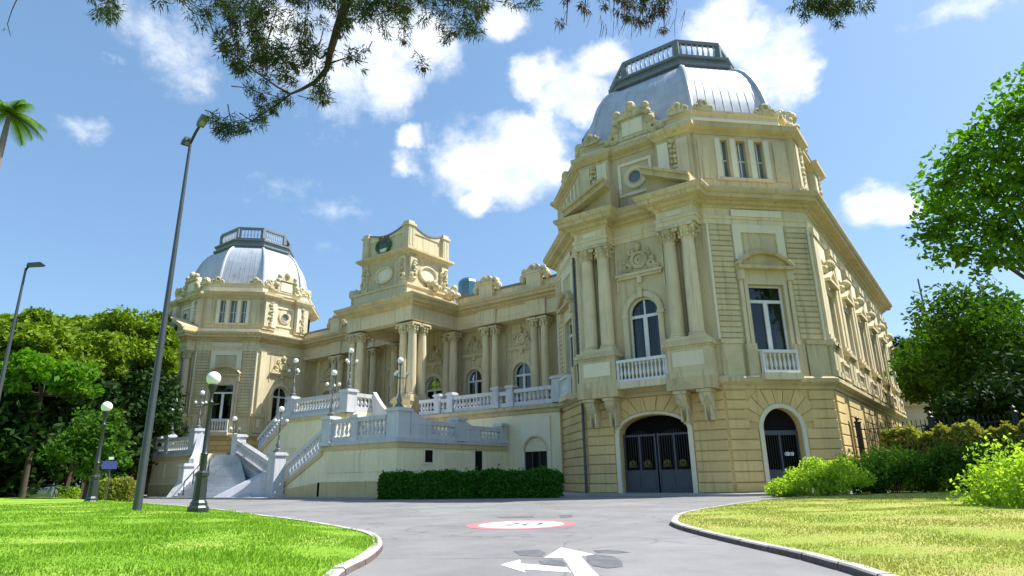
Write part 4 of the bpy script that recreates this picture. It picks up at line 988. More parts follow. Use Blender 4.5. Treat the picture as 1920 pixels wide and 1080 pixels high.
casement(FPW, 4.2, 1.15, 6.3, 9.9, 1.15, transom=9.7)
for u in (1.4, 7.0): casement(FPW, u, .7, 6.3, 9.4, .7, transom=9.3)
sr_ = MB(); sr_.fring(FPW, 4.2, 9.9, 1.15, 1.5, 0, .22, 0, math.pi, 16)
for u in (1.4, 7.0): sr_.fring(FPW, u, 9.4, .7, .98, 0, .2, 0, math.pi, 14)
sr_.build('door_surround', M['trim'], Pl); medallion(FPW, 4.2, 13.2, .9)
# attic aedicule on the portico
TX, TY0, TY1 = 3.2, 39.45, 44.9
def trect(o): return [(XC-TX-o, TY0-o), (XC+TX+o, TY0-o), (XC+TX+o, TY1+o), (XC-TX-o, TY1+o)]
band(MB(), trect(.75), [(0, Z_COR), (0, Z_COR+.35), (-.2, Z_COR+.45), (-.2, Z_COR+1.05), (-.05, Z_COR+1.12), (-.05, Z_COR+1.28), (-.75, Z_COR+1.36)]).build('attic_plinth', M['trim'], Pl)
zt0 = Z_COR+1.3
MB().prism(trect(0), zt0, 21.9).build('attic_block', M['wall'], Pl)
band(MB(), trect(0), [(0, 21.4), (.08, 21.5), (.12, 21.7), (.32, 21.85), (.55, 22.0), (.55, 22.22), (.05, 22.3)]).build('attic_cornice', M['cornice'], Pl)
MB().prism(trect(-.18), 22.2, 24.1).build('attic_upper_block', M['wall'], Pl)
for ix, iy in ((-1, 0), (1, 0), (1, 1), (-1, 1)):
    x = XC+ix*(TX-.3); y = TY0+.3 if iy == 0 else TY1-.3; hgt = 25.0 if (ix, iy) != (1, 0) else 25.1
    pm = MB(); pm.box(x-.42, x+.42, y-.42, y+.42, 22.25, hgt-.5); pm.box(x-.54, x+.54, y-.54, y+.54, hgt-.5, hgt-.3); pm.box(x-.4, x+.4, y-.4, y+.4, hgt-.3, hgt)
    for a in (-.2, .2): pm.box(x+a-.08, x+a+.08, y-.46, y-.42, 22.6, hgt-.7); pm.box(x+.42, x+.46, y+a-.08, y+a+.08, 22.6, hgt-.7)
    pm.build('attic_pier', M['trim'], Pl)
for F, ln in ((Frame(XC-TX, TY0, 1, 0), 2*TX), (Frame(XC+TX, TY0, 0, 1), TY1-TY0)):
    c = ln/2
    sw = MB(); n = 12; top = []
    for i in range(n+1): t = i/n; u = .7+(ln-1.4)*t; top.append((u, 24.75-.55*math.sin(math.pi*t)))
    sw.fprism(F, [(.7, 24.0)]+top+[(ln-.7, 24.0)], -.55, -.1); sw.build('attic_parapet', M['trim'], Pl)
    cp = MB(); cp.fprism(F, top+[(u, z+.16) for u, z in reversed(top)], -.62, -.02); cp.build('parapet_coping', M['zinc_dark'], Pl)
    ov = MB(); ov.fring(F, c, 20.1, 1.0, 1.3, 0, .2, n=26, sz=.68); ov.build('oval_frame', M['trim'], Pl)
    MB().fprism(F, [(c+.98*math.cos(t*math.pi/12), 20.1+.67*math.sin(t*math.pi/12)) for t in range(24)], -.02, .03).build('oval_panel', M['panel'], Pl)
    for s in (-1, 1):
        MB().fbox(F, c+s*(ln/2-.55)-.42, c+s*(ln/2-.55)+.42, 0, .24, zt0, 21.45).build('pilaster', M['trim'], Pl)
        sc = MB(); sc.fring(F, c+s*(ln/2-.5), 19.5, .12, .42, .1, .48, n=12); sc.fring(F, c+s*(ln/2-.9), 20.6, .1, .3, .05, .34, n=10)
        for q in range(5): p = F.p(c+s*(ln/2-.55)+.1*math.sin(q*2.1), .36, 20.0+q*.25); sc.sphere(p, .19, 6, 5)
        sc.build('scroll', M['ornament'], Pl, True)
# scroll buttresses and seated carved groups at the plinth corners
for x, y in ((XC-TX-.9, TY0+.1), (XC+TX+.9, TY1-.3), (XC-TX-.9, TY1-.3), (XC+TX+.7, TY0+3)):
    mb = MB(); rnd = random.Random(int(x*10+y))
    for i in range(14): mb.sphere((x+rnd.uniform(-.6, .6), y+rnd.uniform(-.4, .4), Z_COR+.9+rnd.uniform(0, 1.1)), rnd.uniform(.22, .42), 7, 5)
    mb.build('carved_group', M['ornament'], Pl, True)
# state arms on the upper block
M['arms_blue'] = plain('arms_blue', (.07, .10, .22), .6, 0, .3, .3, 9); M['arms_green'] = plain('arms_green', (.06, .16, .05), .6, 0, .3, .3, 9); M['arms_brown'] = plain('arms_brown', (.20, .12, .06), .7, 0, .3, .3, 9)
FA = Frame(XC-TX, TY0+.18, 1, 0); c = TX-.35
arms = MB().fprism(FA, [(c+.78*math.cos(t*math.pi/10), 23.25+.86*math.sin(t*math.pi/10)) for t in range(20)], 0, .12).build('coat_of_arms', M['arms_blue'], Pl)
MB().fprism(FA, [(c-.5, 23.1), (c-.15, 23.55), (c+.05, 23.3), (c+.3, 23.65), (c+.55, 23.1)], .12, .17).build('mountain', M['arms_green'], arms)
MB().fprism(FA, [(c-.55, 23.0), (c+.55, 23.0), (c+.4, 22.62), (c-.4, 22.62)], .12, .17).build('sea', M['panel'], arms)
w = MB()
for s in (-1, 1): w.tube([FA.p(c+s*(.25+.75*math.sin(t*.42)), .18, 22.4+t*.24) for t in range(8)], [.05, .10, .14, .16, .16, .14, .1, .04], 6)
w.build('wreath', M['arms_green'], arms, True)
e_ = MB(); p = FA.p(c, .2, 24.0); e_.sphere(p, .2, 8, 6, 1, 1, 1.3)
for s in (-1, 1): e_.fprism(FA, [(c+s*.1, 23.95), (c+s*.75, 24.35), (c+s*.62, 24.0), (c+s*.12, 23.7)] if s > 0 else [(c+s*.12, 23.7), (c+s*.62, 24.0), (c+s*.75, 24.35), (c+s*.1, 23.95)], .1, .2)
e_.build('eagle', M['arms_brown'], arms, True)
MB().fprism(FA, [(c-1.05, 22.45), (c+1.05, 22.45), (c+1.15, 22.25), (c-1.15, 22.25)], .02, .14).build('ribbon', M['arms_blue'], arms)
# rooftop lantern in blue-green glass behind the wing parapet
M['lantern'] = plain('blue_green_glass', (.05, .16, .22), .2, 0, .6, .3, 4)
F = Frame(-43.6, 52.0, 1, 0)
lp_ = ray(878, 522); lp_ = CAMP+lp_*(53/lp_.y)
MB().lathe((lp_.x, lp_.y, 17), [(1.15, 0), (1.15, lp_.z-17.6), (1.0, lp_.z-17.3), (.8, lp_.z-17.1), (.3, lp_.z-16.95)], 8).build('roof_lantern', M['lantern'], Pl)

# ---- gates in the ground floor
FG = FS['S']; c = LEN['S']/2
gate = empty('carriage_gate', (0, 0, 0)); gate.parent = Pl; gate['label'] = 'grey iron double carriage gate with bars above solid panels'
for s in (-1, 1):
    a, b = sorted((c+s*.05, c+s*2.08)); d = -.45
    lf = MB(); lf.fbox(FG, a, b, d, d+.06, .14, 1.28); lf.fbox(FG, a, b, d-.01, d+.08, 1.28, 1.36); lf.fbox(FG, a, b, d-.01, d+.08, .10, .18); lf.fbox(FG, a, b, d, d+.07, 3.25, 3.36)
    lf.fbox(FG, a, a+.09, d-.01, d+.09, .1, 3.4); lf.fbox(FG, b-.09, b, d-.01, d+.09, .1, 3.4); lf.fbox(FG, (a+b)/2-.06, (a+b)/2+.06, d-.01, d+.09, 1.3, 3.3)
    lf.fbox(FG, a+.18, (a+b)/2-.12, d+.06, d+.09, .32, 1.12); lf.fbox(FG, (a+b)/2+.12, b-.18, d+.06, d+.09, .32, 1.12)
    lf.build('gate_leaf', M['iron'], gate)
    for k in range(13): u = a+.14+(b-a-.28)*k/12; MB().fbox(FG, u-.018, u+.018, d+.01, d+.05, 1.36, 3.25+.35*math.sin(k/12*math.pi)).build('gate_bar', M['black_iron'], gate)
    for k in (0, 1):
        u = a+(b-a)*(.27+.46*k); ro = MB(); ro.fring(FG, u, 1.72, .06, .20, d+.05, d+.12, n=12); ro.fring(FG, u-.16, 1.58, .03, .10, d+.05, d+.1, n=8); ro.fring(FG, u+.16, 1.58, .03, .10, d+.05, d+.1, n=8)
        ro.build('gate_ring', M['gold'], gate, True)
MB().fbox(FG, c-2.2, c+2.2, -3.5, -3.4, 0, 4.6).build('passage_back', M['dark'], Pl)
FD = FS['SE']; cc = LEN['SE']/2-.15
door = empty('side_gate', (0, 0, 0)); door.parent = Pl; door['label'] = 'grey iron wicket gate in the arched doorway of the chamfered corner'
d = -.45; lf = MB(); lf.fbox(FD, cc-1.08, cc+1.08, d, d+.06, .14, 1.15); lf.fbox(FD, cc-1.08, cc+1.08, d-.01, d+.08, 1.15, 1.24); lf.fbox(FD, cc-1.08, cc+1.08, d, d+.07, 3.05, 3.3)
lf.fbox(FD, cc-1.1, cc-1.0, d-.01, d+.09, .1, 3.3); lf.fbox(FD, cc+1.0, cc+1.1, d-.01, d+.09, .1, 3.3); lf.fbox(FD, cc-.05, cc+.05, d-.01, d+.09, .1, 3.1); lf.build('gate_leaf', M['iron'], door)
for k in range(15): u = cc-.96+1.92*k/14; MB().fbox(FD, u-.016, u+.016, d+.01, d+.05, 1.24, 3.05).build('gate_bar', M['black_iron'], door)
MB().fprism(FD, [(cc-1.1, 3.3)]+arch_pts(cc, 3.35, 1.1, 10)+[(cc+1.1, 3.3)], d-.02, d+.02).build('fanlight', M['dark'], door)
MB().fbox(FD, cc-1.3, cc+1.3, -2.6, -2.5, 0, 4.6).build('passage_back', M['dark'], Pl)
la = MB(); la.fring(FD, cc+.28, 2.05, .03, .11, d+.06, d+.14, n=12); la.fring(FD, cc+.55, 2.05, .03, .10, d+.06, d+.12, n=10); la.build('gate_ring', M['globe'], door, True)  # white rings added for the bright glints on the wicket gate
# rain pipe in the re-entrant corner
pp = FS['S'].p(-.15, .18, 0); MB().tube([(pp[0], pp[1], .1), (pp[0], pp[1], 5.4)], .085, 8).build('rain_pipe', M['iron'], Pl, True)
pp = FS['SW'].p(5.9, .2, 0); MB().tube([(pp[0], pp[1], 6.3), (pp[0], pp[1], 15.2)], .08, 8).build('rain_pipe', M['iron'], Pl, True)

# ------------------------------------------------------------------ marble staircase and terraces in front of the palace
ST = empty('grand_staircase', (0, 0, 0), label='white marble grand staircase with balustraded terraces and pale plastered walls before the palace', cat='staircase')
def bar3(mb, p0, p1, w, h):
    """a bar with vertical ends between two points, top of its underside on the line"""
    p0 = Vector(p0); p1 = Vector(p1); t = Vector((p1.x-p0.x, p1.y-p0.y, 0)).normalized(); n = Vector((-t.y, t.x, 0))*(w/2)
    vs = []
    for p in (p0, p1):
        for a, z in ((-1, 0), (1, 0), (1, h), (-1, h)): vs.append(tuple(p+n*a+Vector((0, 0, z))))
    return mb.add(vs, [(3, 2, 1, 0), (4, 5, 6, 7), (0, 1, 5, 4), (1, 2, 6, 5), (2, 3, 7, 6), (3, 0, 4, 7)])
def balustrade(p0, p1, h=1.35, pitch=.36, w=.34, plinth=.34, rail=.28):
    mb = MB(); bar3(mb, p0, p1, w, plinth); up = Vector((0, 0, h-rail)); bar3(mb, Vector(p0)+up, Vector(p1)+up, w+.06, rail)
    o = mb.build('balustrade', M['marble'], ST)
    p0 = Vector(p0); p1 = Vector(p1); L = (p1-p0).length; n = max(2, int(L/pitch)); me = baluster_mesh(h-plinth-rail+.04, 'marble')
    for i in range(n):
        p = p0.lerp(p1, (i+.5)/n); b = link('baluster', me, o, (p.x, p.y, p.z+plinth-.02)); b.scale = (1.5, 1.5, 1)
    return o
def newel(x, y, z, h=1.6, w=.7):
    mb = MB(); k = w/2; mb.box(x-k, x+k, y-k, y+k, z, z+h-.22); mb.box(x-k-.07, x+k+.07, y-k-.07, y+k+.07, z, z+.26); mb.box(x-k-.1, x+k+.1, y-k-.1, y+k+.1, z+h-.22, z+h-.08); mb.box(x-k-.03, x+k+.03, y-k-.03, y+k+.03, z+h-.08, z+h)
    for a in (-1, 1): mb.box(x-k*.6, x+k*.6, y+a*k-(.02 if a > 0 else .02), y+a*k+(.02 if a > 0 else .02), z+.4, z+h-.4)
    return mb.build('newel', M['marble'], ST)
def swoop(p0, p1, w=.36, n=10):
    """concave marble sweep from a high newel down to the rail"""
    p0 = Vector(p0); p1 = Vector(p1); rings = []; t = Vector((p1.x-p0.x, p1.y-p0.y, 0)).normalized(); nn = Vector((-t.y, t.x, 0))*(w/2)
    for i in range(n+1):
        s = i/n; p = p0.lerp(p1, s); zt = p1.z+(p0.z-p1.z)*(1-s)**2.2; zb = min(p0.z, p1.z)-1.25
        rings.append([tuple(Vector((p.x, p.y, zb))-nn), tuple(Vector((p.x, p.y, zb))+nn), tuple(Vector((p.x, p.y, zt))+nn), tuple(Vector((p.x, p.y, zt))-nn)])
    return MB().loft(rings).build('balustrade_sweep', M['marble'], ST)
ZP, ZT, ZL = 3.5, Z_BELT, 3.3
def mass(poly, z1, mat='terrace', name='terrace_wall'): return MB().prism(poly, 0, z1).build(name, M[mat], ST)
def dress(F, u0, u1, ztop, panels, dado=True, strip=True):
    """dado, panel mouldings, top string course and marble plinth on a terrace wall"""
    if dado: MB().fbox(F, u0-.02, u1+.02, -.1, .07, 0, 1.0).build('dado', M['dado'], ST); MB().fbox(F, u0-.02, u1+.02, -.1, .10, 1.0, 1.12).build('string_course', M['terrace'], ST)
    if strip:
        MB().fbox(F, u0-.04, u1+.04, -.1, .09, ztop-.52, ztop-.2).build('string_course', M['dado'], ST); MB().fbox(F, u0-.08, u1+.08, -.2, .16, ztop-.2, ztop+.06).build('terrace_edge', M['marble'], ST)
    for a, b, z0, z1 in panels: MB().block(F, a, b, 0, .045, z0, z1, .03).build('wall_panel', M['terrace'], ST)
# lower platform on the gate side
XP0, XP1, YP = -36.1, -29.0, 27.35
mass([(XP0, YP), (XP1, YP), (XP1, 38.5), (XP0, 38.5)], ZP-.02)
FF = Frame(XP0, YP, 1, 0); LFp = XP1-XP0
dress(FF, -.3, LFp, ZP, [(.5, 4.2, 1.55, 2.75), (4.6, 6.7, 1.55, 2.75)])
FR = Frame(XP1, YP, 0, 1)
dress(FR, 0, 10.9, ZP, [(.4, 1.9, 1.55, 2.75), (4.0, 6.9, 1.5, 2.75), (8.4, 10.5, 1.5, 2.75)])
o = MB().fbox(FR, 2.35, 3.05, -.2, .035, 2.1, 2.85).build('vent_window', M['dark'], ST)
k = MB(); k.fbox(FR, 2.23, 3.17, 0, .06, 2.85, 2.97); k.fbox(FR, 2.23, 3.17, 0, .06, 1.98, 2.1); k.fbox(FR, 2.23, 2.35, 0, .06, 2.1, 2.85); k.fbox(FR, 3.05, 3.17, 0, .06, 2.1, 2.85); k.build('frame', M['panel'], o)
MB().fbox(FR, 7.35, 8.05, -.2, .04, .1, 2.9).build('service_door', M['dark'], ST)
# terrace wall behind the platform and up to the pavilion, with a basement window under a blind arch
mass([(-60, 38.5), (-24.35, 38.5), (-24.35, 46.7), (-60, 46.7)], ZT-.03)
FT = Frame(-38.6, 38.5, 1, 0)
band(MB(), [(-60, 38.5), (-24.35, 38.5), (-24.35, 46.7), (-60, 46.7)], [(0, ZT-.66), (.1, ZT-.62), (.14, ZT-.4), (.34, ZT-.3), (.36, ZT-.08), (.0, ZT+.02)]).build('terrace_cornice', M['cornice'], ST)
b0 = 38.6-27.75
bay = MB(); bay.fprism(FT, [(b0, .1), (b0+.3, .1), (b0+.3, 2.95)]+arch_pts(b0+1.3, 2.95, 1.0, 12, sz=.95)+[(b0+2.3, .1), (b0+2.6, .1), (b0+2.6, 5.3), (b0, 5.3)], 0, .12)
bay.build('bay_surround', M['panel'], ST)
MB().fring(FT, b0+1.3, 2.95, .95, 1.12, 0, .2, 0, math.pi, 16, .95).build('blind_arch', M['trim'], ST)
wn = MB().fbox(FT, b0+.35, b0+2.25, 0, .03, 1.3, 2.85).build('basement_window', M['glass'], ST)
k = MB()
for q in (.35, .95, 1.58, 2.17): k.fbox(FT, b0+q, b0+q+.07, .03, .07, 1.3, 2.85)
k.build('frame', M['iron'], wn)
dress(FT, 38.6-29.2, b0-.05, ZT-.5, [], strip=False)
# central block that carries the upper landing
XB0, XB1, YBk = -45.7, -38.6, 31.0
mass([(XB0, YBk), (XB1, YBk), (XB1, 38.6), (XB0, 38.6)], ZT-.02)
FB = Frame(XB0, YBk, 1, 0)
dress(FB, 0, XB1-XB0, ZT, [(.3, 2.2, 3.6, 5.3), (2.6, 6.7, 3.0, 5.3)], dado=False)
# upper flight rising along the wall to the central block
def step(poly, z0, z1): return MB().prism(poly, z0, z1).build('step', M['marble'], ST)
n = 16; x0, x1 = -50.0, XB0
for i in range(n):
    a = x0+(x1-x0)*i/n; step([(a, YBk+.3), (x1, YBk+.3), (x1, 34.2), (a, 34.2)], ZL+(ZT-ZL)*i/n, ZL+(ZT-ZL)*(i+1)/n)
MB().fprism(Frame(0, YBk, 1, 0), [(x0, 0), (x1, 0), (x1, ZT+.1), (x0, ZL+.1)], -.3, .0).build('terrace_wall', M['terrace'], ST)
MB().fprism(Frame(0, YBk, 1, 0), [(x0, ZL-.35), (x1, ZT-.45), (x1, ZT-.1), (x0, ZL)], 0, .09).build('string_course', M['dado'], ST)
MB().fprism(Frame(0, YBk, 1, 0), [(x0+.7, 2.6), (x1-.2, 2.6), (x1-.2, ZT-.75), (x0+.9, ZL-.35)], 0, .045).build('wall_panel', M['terrace'], ST)
# middle landing
mass([(-53.4, 29.4), (x0, 29.4), (x0, 38.6), (-53.4, 38.6)], ZL, 'marble', 'landing')
# fan-shaped lower flight
n = 16; bl, br_, tl, tr = np.array((-51.4, 25.0)), np.array((-40.9, 25.3)), np.array((-53.4, 29.45)), np.array((-50.0, 29.45))
for i in range(n):
    t = i/n; l = bl+(tl-bl)*t; r = br_+(tr-br_)*t; hb_ = .2*max(0, (1-t))
    step([tuple(l), ((l[0]+r[0])/2, (l[1]+r[1])/2-.5*(1-t)), tuple(r), tuple(tr), tuple(tl)], ZL*i/n, ZL*(i+1)/n)
MB().prism([(-51.4, 25.2), (-50, 29.45), (-50, 31), (-45.7, 31), (-40.6, 27.4)], 0, .35).build('landing', M['marble'], ST)
# sloped front of the side ramp, its steps and rails
xr0, xr1, zr0, zr1 = -40.3, XP0, .95, 3.05
MB().fprism(Frame(0, YP, 1, 0), [(xr0, 0), (xr1+.0, 0), (xr1, zr1), (xr0, zr0)], -.32, 0).build('terrace_wall', M['terrace'], ST)
MB().fprism(Frame(0, YP, 1, 0), [(xr0, zr0-.32), (xr1, zr1-.32), (xr1, zr1), (xr0, zr0)], 0, .09).build('string_course', M['dado'], ST)
MB().fprism(Frame(0, YP, 1, 0), [(xr0, 0), (xr1-.1, 0), (xr1-.1, 1.0), (xr0, .55)], 0, .07).build('dado', M['dado'], ST)
n = 16
for i in range(n):
    a = xr0-.4+(xr1-xr0+.4)*i/n; step([(a, YP+.32), (xr1, YP+.32), (xr1, 30.6), (a, 30.6)], ZP*i/n, ZP*(i+1)/n)
balustrade((xr0+.25, YP-.16+.3, zr0), (xr1-.1, YP-.16+.3, zr1), 1.5)
# lower rail falling from the landing pier to the foot newel
def solid_rail(p0, p1, h=1.3, w=.34):
    mb = MB(); bar3(mb, Vector(p0)-Vector((0, 0, 2.2)), Vector(p1)-Vector((0, 0, 1.2)), w, 1.0); bar3(mb, Vector(p0)-Vector((0, 0, 1.3)), Vector(p1)-Vector((0, 0, 1.0)), w, 1.25); bar3(mb, p0, p1, w, .3)
    up = Vector((0, 0, h-.26)); bar3(mb, Vector(p0)+up, Vector(p1)+up, w+.08, .26); return mb.build('stair_wall', M['marble'], ST)
solid_rail((-49.9, 29.35, 3.15), (-40.75, 26.6, 1.15)); balustrade((-49.9, 29.35, 3.15), (-40.75, 26.6, 1.15), 1.3)
newel(-50.1, 29.45, ZL-2.6, 4.2, .8); newel(-40.4, 26.75, 0, 3.05, .85)
# sloped marble cheek catching the sun at the foot
MB().add([(-44.6, 24.7, .12), (-42.5, 24.75, .12), (-41.0, 26.5, 1.75), (-42.1, 26.75, 1.75), (-44.6, 24.7, 0), (-42.5, 24.75, 0), (-41.0, 26.5, 0), (-42.1, 26.75, 0)], [(0, 1, 2, 3), (4, 5, 1, 0), (5, 6, 2, 1), (6, 7, 3, 2), (7, 4, 0, 3)]).build('stair_cheek', M['marble'], ST)
# balustrades
balustrade((XP0+.3, YP+.14, ZP), (-33.35, YP+.14, ZP), 1.5); balustrade((-32.7, YP+.14, ZP), (-30.1, YP+.14, ZP), 1.5)
newel(-35.75, YP+.2, ZP-.2, 1.95, .85); newel(-33.0, YP+.2, ZP, 1.7, .6); newel(-29.55, YP+.55, ZP-.1, 2.0, 1.05)
swoop((-29.16, YP+1.1, 5.35), (-29.16, YP+3.0, 4.75))
balustrade((-29.16, YP+1.2, ZP), (-29.16, 32.6, ZP), 1.2); balustrade((-29.16, 33.5, ZP), (-29.16, 37.6, ZP), 1.1); newel(-29.2, 33.05, ZP, 1.6, .8); newel(-29.2, 37.9, ZP, 1.45, .7)
swoop((-29.16, 33.4, 5.0), (-29.16, 35.2, 4.55))
for a, b in ((-24.5, -28.4), (-30.5, -34.5), (-36.6, -38.4)): balustrade((a, 38.72, ZT), (b, 38.72, ZT), 1.3)
for x in (-28.75, -30.15, -34.85, -36.25): newel(x, 38.72, ZT, 1.65, .6)
balustrade((-28.95, 38.72, ZT), (-30.0, 38.72, ZT), 1.2); balustrade((-35.1, 38.72, ZT), (-36.0, 38.72, ZT), 1.2)
newel(-24.3, 38.6, ZT, 1.9, .9)
balustrade((XB0+.4, YBk+.2, ZT), (XB1-.4, YBk+.2, ZT), 1.35); newel(XB0+.05, YBk+.2, ZT, 1.6, .7); newel(XB1-.05, YBk+.25, ZT-.2, 1.75, .9)
balustrade((XB1-.2, YBk+.7, ZT), (XB1-.2, 34, ZT), 1.35)
# flight from the central block down to the platform, with a sweeping sunlit rail
n = 14
for i in range(n): a = XB1+4.2*i/n; step([(XB1-.1, 34), (a+.3, 34), (a+.3, 38.4), (XB1-.1, 38.4)], ZT-(ZT-ZP)*(i+1)/n, ZT-(ZT-ZP)*i/n) if a+.3 > XB1 else None
swoop((XB1, 33.8, 7.75), (XB1+4.4, 33.8, 5.2)); newel(XB1+4.6, 33.8, ZP, 1.9, .6)
balustrade((x0+.1, YBk+.15, ZL), (x1-.1, YBk+.15, ZT), 1.35)
# left platform, mirrored beyond the stairs
mass([(-60.4, 27.5), (-53.4, 27.5), (-53.4, 38.5), (-60.4, 38.5)], ZP-.02)
FLp = Frame(-60.4, 27.5, 1, 0); dress(FLp, 0, 7.0, ZP, [(.5, 2.4, 1.55, 2.75), (2.8, 5.4, 1.55, 2.75)])
MB().fprism(FLp, [(5.95, .1), (6.85, .1), (6.85, 1.9)]+arch_pts(6.4, 1.9, .45, 8, 0, math.pi)[1:]+[(5.95, 1.9)], .0, .09).build('service_door', M['dark'], ST)
balustrade((-60.0, 27.66, ZP), (-54.1, 27.66, ZP), 1.4); newel(-60.2, 27.7, ZP, 1.7, .7); newel(-58.2, 27.7, ZP, 1.75, .6); newel(-53.7, 27.75, ZP-.2, 2.2, .9)
swoop((-53.3, 27.8, 5.3), (-51.9, 26.6, 3.0)); newel(-51.7, 26.2, 0, 2.6, .8)
MB().add([(-51.5, 24.8, .1), (-50.3, 25.0, .1), (-51.3, 26.3, 1.7), (-52.1, 26.1, 1.7), (-51.5, 24.8, 0), (-50.3, 25.0, 0), (-51.3, 26.3, 0), (-52.1, 26.1, 0)], [(0, 1, 2, 3), (4, 5, 1, 0), (5, 6, 2, 1), (6, 7, 3, 2), (7, 4, 0, 3)]).build('stair_cheek', M['marble'], ST)
# thin iron handrails on the lower flight
for xa, xb in ((-49.6, -51.4), (-46.6, -50.4)):
    hr = MB(); pts = [(xa+(xb-xa)*t, 25.1+2.2*t, .25+1.55*t+1.0) for t in (0, .5, 1)]; hr.tube(pts, .035, 6)
    for t in (0, .5, 1): hr.tube([(xa+(xb-xa)*t, 25.1+2.2*t, .05+1.5*t), (xa+(xb-xa)*t, 25.1+2.2*t, 1.25+1.55*t)], .035, 6)
    hr.build('handrail', M['black_iron'], ST)

# ------------------------------------------------------------------ lamps
def make_candelabrum():
    r = empty('candelabrum', (0, 0, 0))
    b = MB(); b.box(-.22, .22, -.22, .22, 0, .14); b.lathe((0, 0, .14), [(.20, 0), (.22, .08), (.13, .16), (.17, .38), (.10, .52), (.11, .6), (.075, .66)], 10); b.build('lamp_base', M['cand_iron'], r, True)
    MB().lathe((0, 0, .78), [(.075, 0), (.06, .4), (.085, .44), (.055, .5), (.045, 1.35), (.075, 1.4), (.05, 1.46), (.045, 1.85), (.09, 1.95), (.12, 2.03)], 10).build('lamp_post', M['cand_iron'], r, True)
    MB().sphere((0, 0, 3.0), .21, 12, 9).build('lamp_globe', M['globe'], r, True)
    for k in range(3):
        a = 2*math.pi*k/3+.5; dx, dy = math.cos(a), math.sin(a)
        m_ = MB(); m_.tube([(0, 0, 2.0), (dx*.18, dy*.18, 1.86), (dx*.38, dy*.38, 1.88), (dx*.46, dy*.46, 2.0), (dx*.46, dy*.46, 2.06)], [.03, .03, .028, .028, .05], 6)
        o = m_.build('lamp_arm', M['cand_iron'], r, True); MB().sphere((dx*.46, dy*.46, 2.18), .125, 10, 7).build('lamp_globe', M['globe'], o, True)
    return r
cand = make_candelabrum()
spots = [(-29.55, YP+.55, 5.4, 'white-globed iron candelabrum on the big newel of the platform corner'),
         (-35.75, YP+.2, 5.25, 'white-globed candelabrum on the platform balustrade above the sloping ramp'),
         (XB1-.05, YBk+.25, 7.73, 'white-globed candelabrum on the high newel before the portico columns'),
         (XB0+.05, YBk+.2, 7.78, 'white-globed candelabrum at the head of the upper stair flight'),
         (-40.4, 26.75, 3.05, 'white-globed candelabrum on the tall newel at the stair foot'),
         (-51.7, 29.8, 3.3, 'white-globed candelabrum standing on the middle landing of the stairs'),
         (-53.7, 27.75, 5.5, 'white-globed candelabrum on the end newel of the far platform'),
         (-58.2, 27.7, 5.25, 'white-globed candelabrum along the front balustrade of the far platform')]
rnd = random.Random(8)
for i, (x, y, z, lb) in enumerate(spots):
    o = cand if i == 0 else copy_tree(cand); o.location = (x, y, z); o.rotation_euler = (0, 0, rnd.uniform(0, 2)); tag(o, lb, 'lamp', 'candelabra on the staircase balustrades')

def make_globe_lamp():
    r = empty('globe_lamp', (0, 0, 0))
    b = MB(); b.lathe((0, 0, -.3), [(.30, 0), (.30, .38), (.25, .44), (.24, .52), (.19, .60), (.17, 1.25), (.20, 1.32), (.20, 1.40), (.12, 1.46)], 8); b.build('lamp_base', M['lamp_iron'], r)
    MB().lathe((0, 0, 1.12), [(.105, 0), (.095, .5), (.12, .55), (.085, .6), (.065, 2.1), (.10, 2.15), (.06, 2.2), (.055, 2.42), (.09, 2.5), (.14, 2.62), (.15, 2.70)], 12).build('lamp_post', M['lamp_iron'], r, True)
    MB().tube([(-.32, 0, 3.2), (.32, 0, 3.2)], .025, 6).build('ladder_bar', M['lamp_iron'], r, True)
    MB().sphere((0, 0, 4.03), .225, 16, 11).build('lamp_globe', M['globe'], r, True)
    return r
gl = make_globe_lamp()
p = gz(371, 957, .30); gl.location = (p.x, p.y, .30); gl.rotation_euler = (0, 0, .3)
tag(gl, 'dark cast-iron street lamp with white globe at the lawn edge before the stairs', 'street lamp', 'globe lamps along the lawn')
g2 = copy_tree(gl); r_ = ray(171, 938); k = 37.0/math.hypot(r_.x, r_.y); g2.location = (r_.x*k, r_.y*k, .25); g2.scale = (1.12, 1.12, 1.12)
tag(g2, 'dark cast-iron street lamp with white globe by the blue sign and dark trees', 'street lamp', 'globe lamps along the lawn')

def tall_lamp(base, h, label, az, two=True, r0_=.125):
    r = empty('tall_street_lamp', base, label=label, cat='street lamp', group='tall galvanised street lamps')
    b = MB(); b.lathe((0, 0, -.4), [(r0_*1.0, 0), (r0_, .5), (r0_*.98, 1.0)], 12); b.lathe((0, 0, -.1), [(r0_*1.35, 0), (r0_*1.35, .12), (r0_, .14)], 12)
    b.lathe((0, 0, .6), [(r0_*.98, 0), (r0_*.40, h-1.1), (r0_*.40, h-.6)], 12); b.build('lamp_post', M['lamp_pole'], r, True)
    dx, dy = math.cos(az), math.sin(az)
    for s, ln in (((1, 1.05), (-1, .3)) if two else ((1, .12),)):
        a = MB(); a.tube([(0, 0, h-.12), (dx*s*ln*.45, dy*s*ln*.45, h+.05), (dx*s*ln, dy*s*ln, h+.16)], .045, 6); o = a.build('lamp_arm', M['black_iron'], r, True)
        F = Frame(dx*s*ln, dy*s*ln, dx*s, dy*s); hd = MB(); hd.fprism(F, [(-.08, h+.07), (.50, h+.13), (.58, h+.20), (.45, h+.29), (-.04, h+.23)], -.12, .12); hd.build('lamp_head', M['black_iron'] if s < 0 else M['lamp_pole'], o)
        MB().fprism(F, [(.03, h+.075), (.36, h+.11), (.36, h+.125), (.03, h+.09)], -.08, .08).build('lamp_glass', M['glass_dim'], o)
    return r
p = gz(256, 960, .32); d0_ = math.hypot(p.x, p.y); top = ray(336, 258); hh = CAM_H+top.z/math.hypot(top.x, top.y)*d0_-.32
